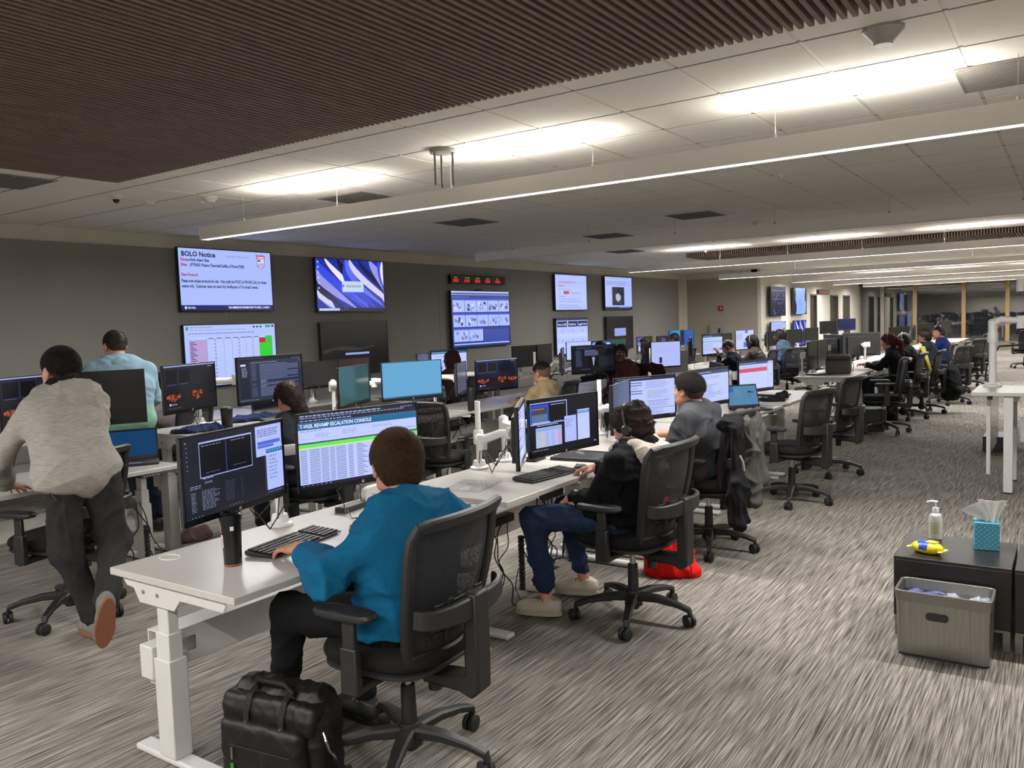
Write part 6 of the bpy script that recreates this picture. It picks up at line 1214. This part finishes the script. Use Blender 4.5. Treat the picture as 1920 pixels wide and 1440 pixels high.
# right desk, raised, with monitor arm and hanging glass screen
t=thing('standing_desk','raised white desk at the right edge with an empty monitor arm','desk',(.03,8.52,0),0,'white desks right of the aisle'); MB().box(-.75,.75,-.39,.40,.85,.88).build('tabletop',DESKTOP,t,bev=.003)
MB().prism([(-.36,.85),(.38,.85),(.38,.80),(-.30,.80)],-.44,-.40,'x').box(-.40,.70,.05,.09,.40,.62).build('frame_beam',WHITE,t,bev=.003)
for sx in (-.47,.60):
    for sy in (-.33,.30): MB().prism([(sx-.035,0.012),(sx+.035,.012),(sx+.035,.85),(sx-.035,.85)],sy-.03,sy+.03,'y').build('leg',WHITE,t,bev=.003); MB().box(sx-.036,sx+.036,sy-.031,sy+.031,0,.014).build('foot_cap',BLK,t)
t=thing('glass_modesty_panel','glass panel with white edge hanging beside the raised right desk','panel',(-.60,8.72,.55)); MB().box(-.006,.006,-.35,.75,-.26,.30).build('glass_pane',M('#3c3a38',.05,alpha=.85,spec=1.0),t); MB().box(-.016,.016,-.385,-.35,-.42,.24).build('edge_strip',WHITE,t,bev=.002); MB().box(-.02,.02,-.30,-.20,.24,.30).build('clamp',GREYP,t)
t=boxy('storage_box','black floor box behind the raised right desk','box',-.66,10.75,0,0,.30,.5,.17,M('#161617',.5))
def bigarm(label,x,y,z,ph,dirs,group='large monitor arms'):
    t=thing('monitor_arm',label,'monitor arm',(x,y,z),0,group); MB().lathe([(.075,0),(.078,.006),(.076,.02),(.05,.03)],28).build('foot_clamp',AW,t); MB().cyl((0,0,.02),(0,0,ph*.72),.032,n=20).build('pole',AW,t); MB().lathe([(.042,ph*.66),(.044,ph*.68),(.044,ph*.8),(.038,ph*.82),(.04,ph*.98),(.02,ph*1.01)],20).build('collar',AW,t)
    p=Vector((0,0,ph*.94)); 
    for a,l_,dz in dirs:
        q=p+Vector((math.cos(a)*l_,math.sin(a)*l_,dz)); MB().tube([p,p*.7+q*.3+Vector((0,0,.03)),q],[.036,.032,.030],12).cyl(q-Vector((0,0,.07)),q+Vector((0,0,.045)),.036,n=16).build('swing_arm',AW,t); p=q
    MB().tube([p,p+Vector((.05,-.02,-.10)),p+Vector((.02,-.03,-.25)),Vector((.05,.02,ph*.6)),Vector((-.05,.03,ph*.3)),Vector((-.06,.04,.05))],.009,8).build('cable',BLK,t); MB().tube([p+Vector((0,0,-.03)),p+Vector((.09,0,-.12)),p+Vector((.16,.05,-.3))],.007,8).build('cable',BLK,t); return t
bigarm('large white monitor arm standing on the raised right desk',-.60,8.75,.88,.62,[(0.05,.22,.02),(-.1,.26,.05)]); bigarm('second white monitor arm rising above the first at the right edge',-.28,9.05,.88,.98,[(3.0,.12,.02),(.1,.2,.02),(-.2,.25,.03)])
boxy('control_pad','small black device on the raised right desk','device',-.12,8.95,.88,20,.16,.10,.02,BLKM)
# ================================================================== FLOOR THINGS
t=thing('briefcase','bulging black leather briefcase standing under the nearest desk edge','bag',(-2.36,1.89,0),R(8))   # long side along X, front towards -Y
LE=M('#131211',.5,noise=.15,nscale=25,bump=.35,spec=.35)
V_,F_=nets(*field([('b',V3(0,.02,.15),(.215,.085,.16),I3,.05,.02),('b',V3(0,.03,.26),(.20,.06,.09),I3,.045,.04)],.006,.02,clips=[((0,0,.003),(0,0,-1))])); skin_mesh('body',[(wrinkle(V_,F_,.006,2,1.8),F_,LE)],t)
V_,F_=nets(*field([('b',V3(-.01,-.085,.115),(.185,.035,.125),I3,.03,.02)],.006,.02,clips=[((0,0,.003),(0,0,-1))])); skin_mesh('front_pocket',[(wrinkle(V_,F_,.004,5,1.8),F_,LE)],t)
V_,F_=nets(*field([('b',V3(0,-.03,.285),(.21,.05,.035),I3,.025,.02),('b',V3(0,-.07,.245),(.205,.016,.035),I3,.015,.03)],.006,.02)); skin_mesh('flap',[(wrinkle(V_,F_,.004,6,1.8),F_,LE)],t)
for sx in (-.075,.085): MB().tube([(sx,-.098,.22),(sx,-.094,.27),(sx,-.07,.325),(sx,-.03,.345)],1,flat=(.013,.004,(0,-1,.3))).build('handle_strap',LE,t); MB().cyl((sx,-.104,.235),(sx,-.098,.235),.006,n=10).build('rivet',CHROME,t)
MB().tube([(-.08,-.03,.335),(-.055,-.04,.372),(.065,-.04,.372),(.09,-.03,.335)],.012,10).build('handle',LE,t)
MB().tube([(-.14,-.121,.15),(.14,-.121,.15)],.0028,6).build('zip',BLK,t); MB().box(-.128,-.120,-.128,-.120,.10,.145,M('#a8a294',.3,.9)).build('zip_pull',None,t); MB().box(.06,.068,-.112,-.098,.185,.215,M('#a8a294',.3,.9)).build('zip_pull',None,t); MB().tube([(.205,-.02,.22),(.225,-.03,.19),(.232,-.02,.15),(.24,.0,.12)],.006,8).build('clasp',CHROME,t); MB().tube([(.24,0,.12),(.25,.03,.06),(.235,.08,.015),(.20,.12,.01)],.012,8).build('shoulder_strap',LE,t); MB().tube([(-.21,0,.22),(-.235,-.01,.205),(-.24,0,.19)],.012,8).build('side_ring',LE,t)
MB().box(-.13,-.118,-.130,-.123,.0,.085,M('#2f7a24',.5)).build('green_tag',None,t); MB().box(-.06,.03,-.135,-.127,.0,.03,M('#2c4f8c',.4)).build('blue_tag',None,t)
t=thing('drawstring_bag','red drawstring bag on the carpet behind the headset wearer','bag',(-2.08,4.74,0),R(20)); t.scale=(1.15,1.15,1.25); V_,F_=nets(*field([('e',V3(0,0,.11),(.13,.10,.16),I3,.03),('c',V3(0,0,.2),V3(.0,0,.29),.07,.035,.05),('c',V3(-.1,0,.03),V3(.11,0,.03),.05,.05,.03),('c',V3(0,0,.29),V3(0,0,.34),.03,.05,.02)],.006,.02,clips=[((0,0,.002),(0,0,-1))])); RD=M('#d0160c',.75,noise=.08,nscale=40,spec=.2)
skin_mesh('body',[(wrinkle(V_,F_,.016,4,1.2),F_,RD)],t); MB().tube([(.04,-.03,.31),(.09,-.08,.22),(.11,-.09,.10),(.12,-.06,.03)],.004,6).tube([(.03,-.05,.29),(.07,-.10,.2),(.05,-.11,.17)],.004,6).build('cord',RD,t); MB().box(.02,.06,-.075,-.065,.245,.285,M('#b9b4b0',.5)).build('label_patch',None,t,bev=.003)
t=thing('power_adapter','black power brick on the carpet by the white shoes','power adapter',(-2.52,3.86,0),R(70)); MB().box(-.065,.065,-.032,.032,0,.034).build('body',BLKM,t,bev=.008); MB().tube([(.065,0,.015),(.13,.03,.008),(.16,.12,.006),(.10,.22,.006)],.003,6).tube([(-.065,0,.015),(-.11,-.02,.03),(-.12,.04,.12),(-.05,.10,.20)],.003,6).build('cable',BLK,t)
def cables(label,x,y,seed,n_=7,z=.42,sp=.25):
    rr=random.Random(seed); t=thing('cable_bundle',label,'cables',(x,y,0),0,'cables under the desks')
    for i in range(n_):
        a=Vector((-.05+rr.random()*.1,(rr.random()-.5)*sp*2,z)); pts=[a]; 
        for k in range(5): a=a+Vector(((rr.random()-.5)*.10,(rr.random()-.5)*sp*.7,-(z-.02)/5)); pts.append(a.copy())
        pts[-1].z=.006; pts.append(pts[-1]+Vector(((rr.random()-.3)*.2,(rr.random()-.5)*.3,0)))
        mm_=[]
        for k in range(len(pts)-1):
            for q in range(4): 
                u=q/4; p0=pts[max(k-1,0)];p1=pts[k];p2=pts[k+1];p3=pts[min(k+2,len(pts)-1)]; mm_.append(.5*((2*p1)+(p2-p0)*u+(2*p0-5*p1+4*p2-p3)*u*u+(3*p1-p0-3*p2+p3)*u**3))
        for p in mm_: p.z=max(p.z,.005)
        MB().tube(mm_,.0035+.002*rr.random(),6).build('cable',BLK,t)
    MB().box(-.03,.03,-.12,.10,z-.03,z+.02).build('power_strip',BLKM,t,bev=.006)
    c=MB(); 
    for k in range(14): c.lathe([(.016,k*.024),(.020,k*.024+.004),(.020,k*.024+.016),(.016,k*.024+.02)],8,c=(.03,.16,0))
    c.build('cable_spine',BLK,t)
cables('tangle of black cables under the headset wearer desk',-2.82,4.55,3,9,.50,.3); cables('black cables hanging from the tray behind the blue jeans',-2.78,3.9,4,6,.47,.2); cables('black cables and spine beside the bending person',-5.25,2.98,5,5,.5,.15); cables('cables hanging under the laptop desk of the aisle row',-2.8,7.6,6,6,.5,.3); cables('cables hanging under the cooler bag desk',-2.9,12.6,7,5,.5,.3); cables('cables at the shaved-neck person desk end',-5.6,7.0,8,5,.5,.3)
# cables on the desks
def desk_cable(label,pts,r=.0025): 
    tag(MB().tube(pts,r,6).build('desk_cable',BLK),label,'cable','loose cables on desks')
desk_cable('thin black cable looping from the docking station on the nearest desk',[(-2.93,2.93,.76),(-2.98,3.0,.80),(-3.0,2.92,.86),(-2.98,2.80,.83),(-2.9,2.78,.75),(-2.78,2.70,.735),(-2.66,2.74,.75)])
desk_cable('black cable arching over the white desk outlet',[(-2.95,2.93,.745),(-2.97,2.95,.82),(-2.98,3.05,.85),(-2.97,3.16,.82),(-2.92,3.2,.735)])
desk_cable('black cable running from the small docking box to the closed laptop',[(-2.82,4.46,.745),(-2.78,4.52,.76),(-2.74,4.50,.745),(-2.70,4.56,.74)])
# jackets on the grey-polo chair
t=thing('hanging_jacket','grey wool jacket hanging over the grey polo chair back','jacket',(-1.83,5.30,-.05)); GJ=cloth('#474644'); DV=(1.0,1.0,.12)
V_,F_=nets(*field([('b',V3(.03,.06,.98),(.05,.20,.035),I3,.03,.03),('b',V3(.075,.08,.74),(.032,.17,.24),I3,.03,.04),('c',V3(.09,-.04,.92),V3(.13,-.03,.46),.045,.038,.03),('b',V3(.07,.20,.72),(.03,.07,.20),I3,.03,.04)],.007,.02)); skin_mesh('shell',[(wrinkle(V_,F_,.030,14,.9,None,DV),F_,GJ)],t)
t=thing('hanging_jacket','black jacket hung with the grey one on the grey polo chair','jacket',(-1.82,5.12,-.05)); V_,F_=nets(*field([('b',V3(.03,-.02,.98),(.05,.10,.035),I3,.03,.03),('b',V3(.075,-.06,.74),(.03,.085,.25),I3,.028,.04),('b',V3(.09,-.10,.50),(.04,.10,.16),I3,.035,.05)],.007,.02)); skin_mesh('shell',[(wrinkle(V_,F_,.026,19,.9,None,DV),F_,BLKC)],t); MB().tube([(.12,-.15,.80),(.14,-.15,.76),(.14,-.13,.70)],.008,6).build('buckle',M('#8f8c85',.5),t)
t=thing('hanging_jacket','dark brown jacket over the chair back of the dark red top','jacket',(-4.68,10.0,0)); V_,F_=nets(*field([('c',V3(-.15,0.05,.97),V3(.22,-.05,.97),.06,.06,.03),('c',V3(-.10,.08,.9),V3(-.08,.12,.55),.09,.09,.05),('c',V3(.16,.04,.9),V3(.16,.08,.55),.09,.09,.05)],.010,.02)); skin_mesh('shell',[(wrinkle(V_,F_,.02,23),F_,cloth('#241615'))],t)
def backpack(label,x,y,z,a,mat,s=1.0):
    t=thing('backpack',label,'backpack',(x,y,z),R(a),'backpacks'); V_,F_=nets(*field([('e',V3(0,0,.2*s),(.16*s,.10*s,.23*s),I3,.03),('c',V3(-.08*s,0,.07*s),V3(.08*s,0,.07*s),.075*s,.075*s,.05)],.010,.02,clips=[((0,0,.002),(0,0,-1))])); skin_mesh('body',[(wrinkle(V_,F_,.012,7),F_,mat)],t); V_,F_=nets(*field([('c',V3(-.07*s,-.09*s,.12*s),V3(.07*s,-.09*s,.12*s),.055*s,.055*s,.05)],.010,.02)); skin_mesh('front_pocket',[(V_,F_,mat)],t); MB().tube([(-.05,0,.42*s),(0,0,.46*s),(.05,0,.42*s)],.008,8).build('handle',BLK,t)
backpack('black backpack hanging on a chair in the aisle row',-1.53,14.25,.20,75,BLKC,1.3); backpack('dark maroon backpack on the carpet under the red-haired person desk',-2.2,12.75,0,20,cloth('#221416'))
t=boxy('storage_box','large black plastic crate under the cooler bag desk','box',-2.35,11.95,0,5,.55,.40,.30,M('#0f0f10',.6),bev=.012)
# things under the second row, left
heap('green_bag','dark green plastic bag on the carpet behind the tumbler desk','bag',-4.75,3.75,0,.14,.12,.06,M('#1e3b34',.4),seed=3); heap('pink_shoe_bag','pinkish fabric bag behind the second row desk legs','bag',-5.75,3.85,0,.10,.16,.10,cloth('#6f5a5e'),seed=6)
t=boxy('dock_box','dark box on the desk by the bending person hand','device',-5.45,2.28,D,95,.22,.14,.05,BLKM)
heap('soft_toy_tray','orange wooden tray before the shaved-neck person','tray',-5.38,8.1,D,.10,.14,.02,M('#8a4a22',.5),amp=.004,seed=2)
t=thing('over_ear_headphones','black headphones lying right of the shaved-neck person','headphones',(-5.25,8.95,D+.004)); MB().tube([(.0,.09*math.cos(a),.005+.09*math.sin(a)) for a in [i*math.pi/12 for i in range(13)]],.008,8).build('headband',BLK,t)
for q in (-1,1): MB().cyl((-.0,q*.09-.012,.03),(0,q*.09+.012,.03),.03,n=16).build('ear_cushion',BLK,t)
# ================================================================== CEILING FITTINGS
def vent(x,y,lb,mat=M('#6a6760',.7)):
    t=thing('air_vent',lb,'vent',(x,y,CEIL-.004),0,'square ceiling vents'); MB().box(-.29,.29,-.29,.29,-.006,0).build('frame',M('#8d897f',.6),t); s=MB()
    for i in range(13): s.box(-.27,.27,-.265+i*.042,-.245+i*.042,-.010,-.006)
    s.build('slats',mat,t)
vent(-5.75,5.9,'dark square vent behind the left part of the nearest pendant lamp'); vent(-6.2,8.2,'grey square vent right of the nearest pendant lamp end'); vent(-5.8,11.2,'dark square vent right of the unlit pendant lamp end'); vent(-3.9,9.9,'pale square vent in the middle of the ceiling'); vent(-.25,5.35,'fine mesh square vent at the right edge of the ceiling',M('#8d8a84',.7)); vent(-6.9,14.0,'far square vent near the small black and white notices'); vent(-7.0,3.2,'dark square vent at the left edge beyond the slat ceiling')
t=disc('detector_base','round white ceiling fitting with three hanging rods beside the slat ceiling','ceiling fitting',-3.76,4.72,.095,.03,M('#8a8882',.5),.95)
for a in (0.3,2.4,4.5): MB().cyl((.075*math.cos(a),.075*math.sin(a),-.02),(.075*math.cos(a),.075*math.sin(a),-.26),.008,n=10).build('rod',M('#5f5d59',.4),t)
disc('smoke_detector','cone-shaped glossy detector on the ceiling at upper right','detector',-.72,4.12,.09,.075,M('#a5a39d',.3,.2),.45)
disc('smoke_detector','small white detector left of the pendant lamp end','detector',-6.65,4.85,.07,.045,WHITE2,.6); disc('smoke_detector','small white dome left of the nearest pendant','detector',-7.15,4.55,.06,.04,WHITE2,.6); disc('dome_camera','small dark dome camera at the upper left ceiling','camera',-7.1,4.2,.06,.035,WHITE2,.6,dark=BLKG)
for i,(x,y) in enumerate([(-3.6,11.3),(-2.2,7.7),(-4.9,13.2),(-5.8,15.2)]): disc('sprinkler',['ceiling sprinkler left of the pale square vent','ceiling sprinkler nearest the middle of the ceiling','ceiling sprinkler near the second lit pendant lamp','ceiling sprinkler above the second slat ceiling edge'][i],'sprinkler',x,y,.035,.05,WHITE2,.5,group='ceiling sprinklers')
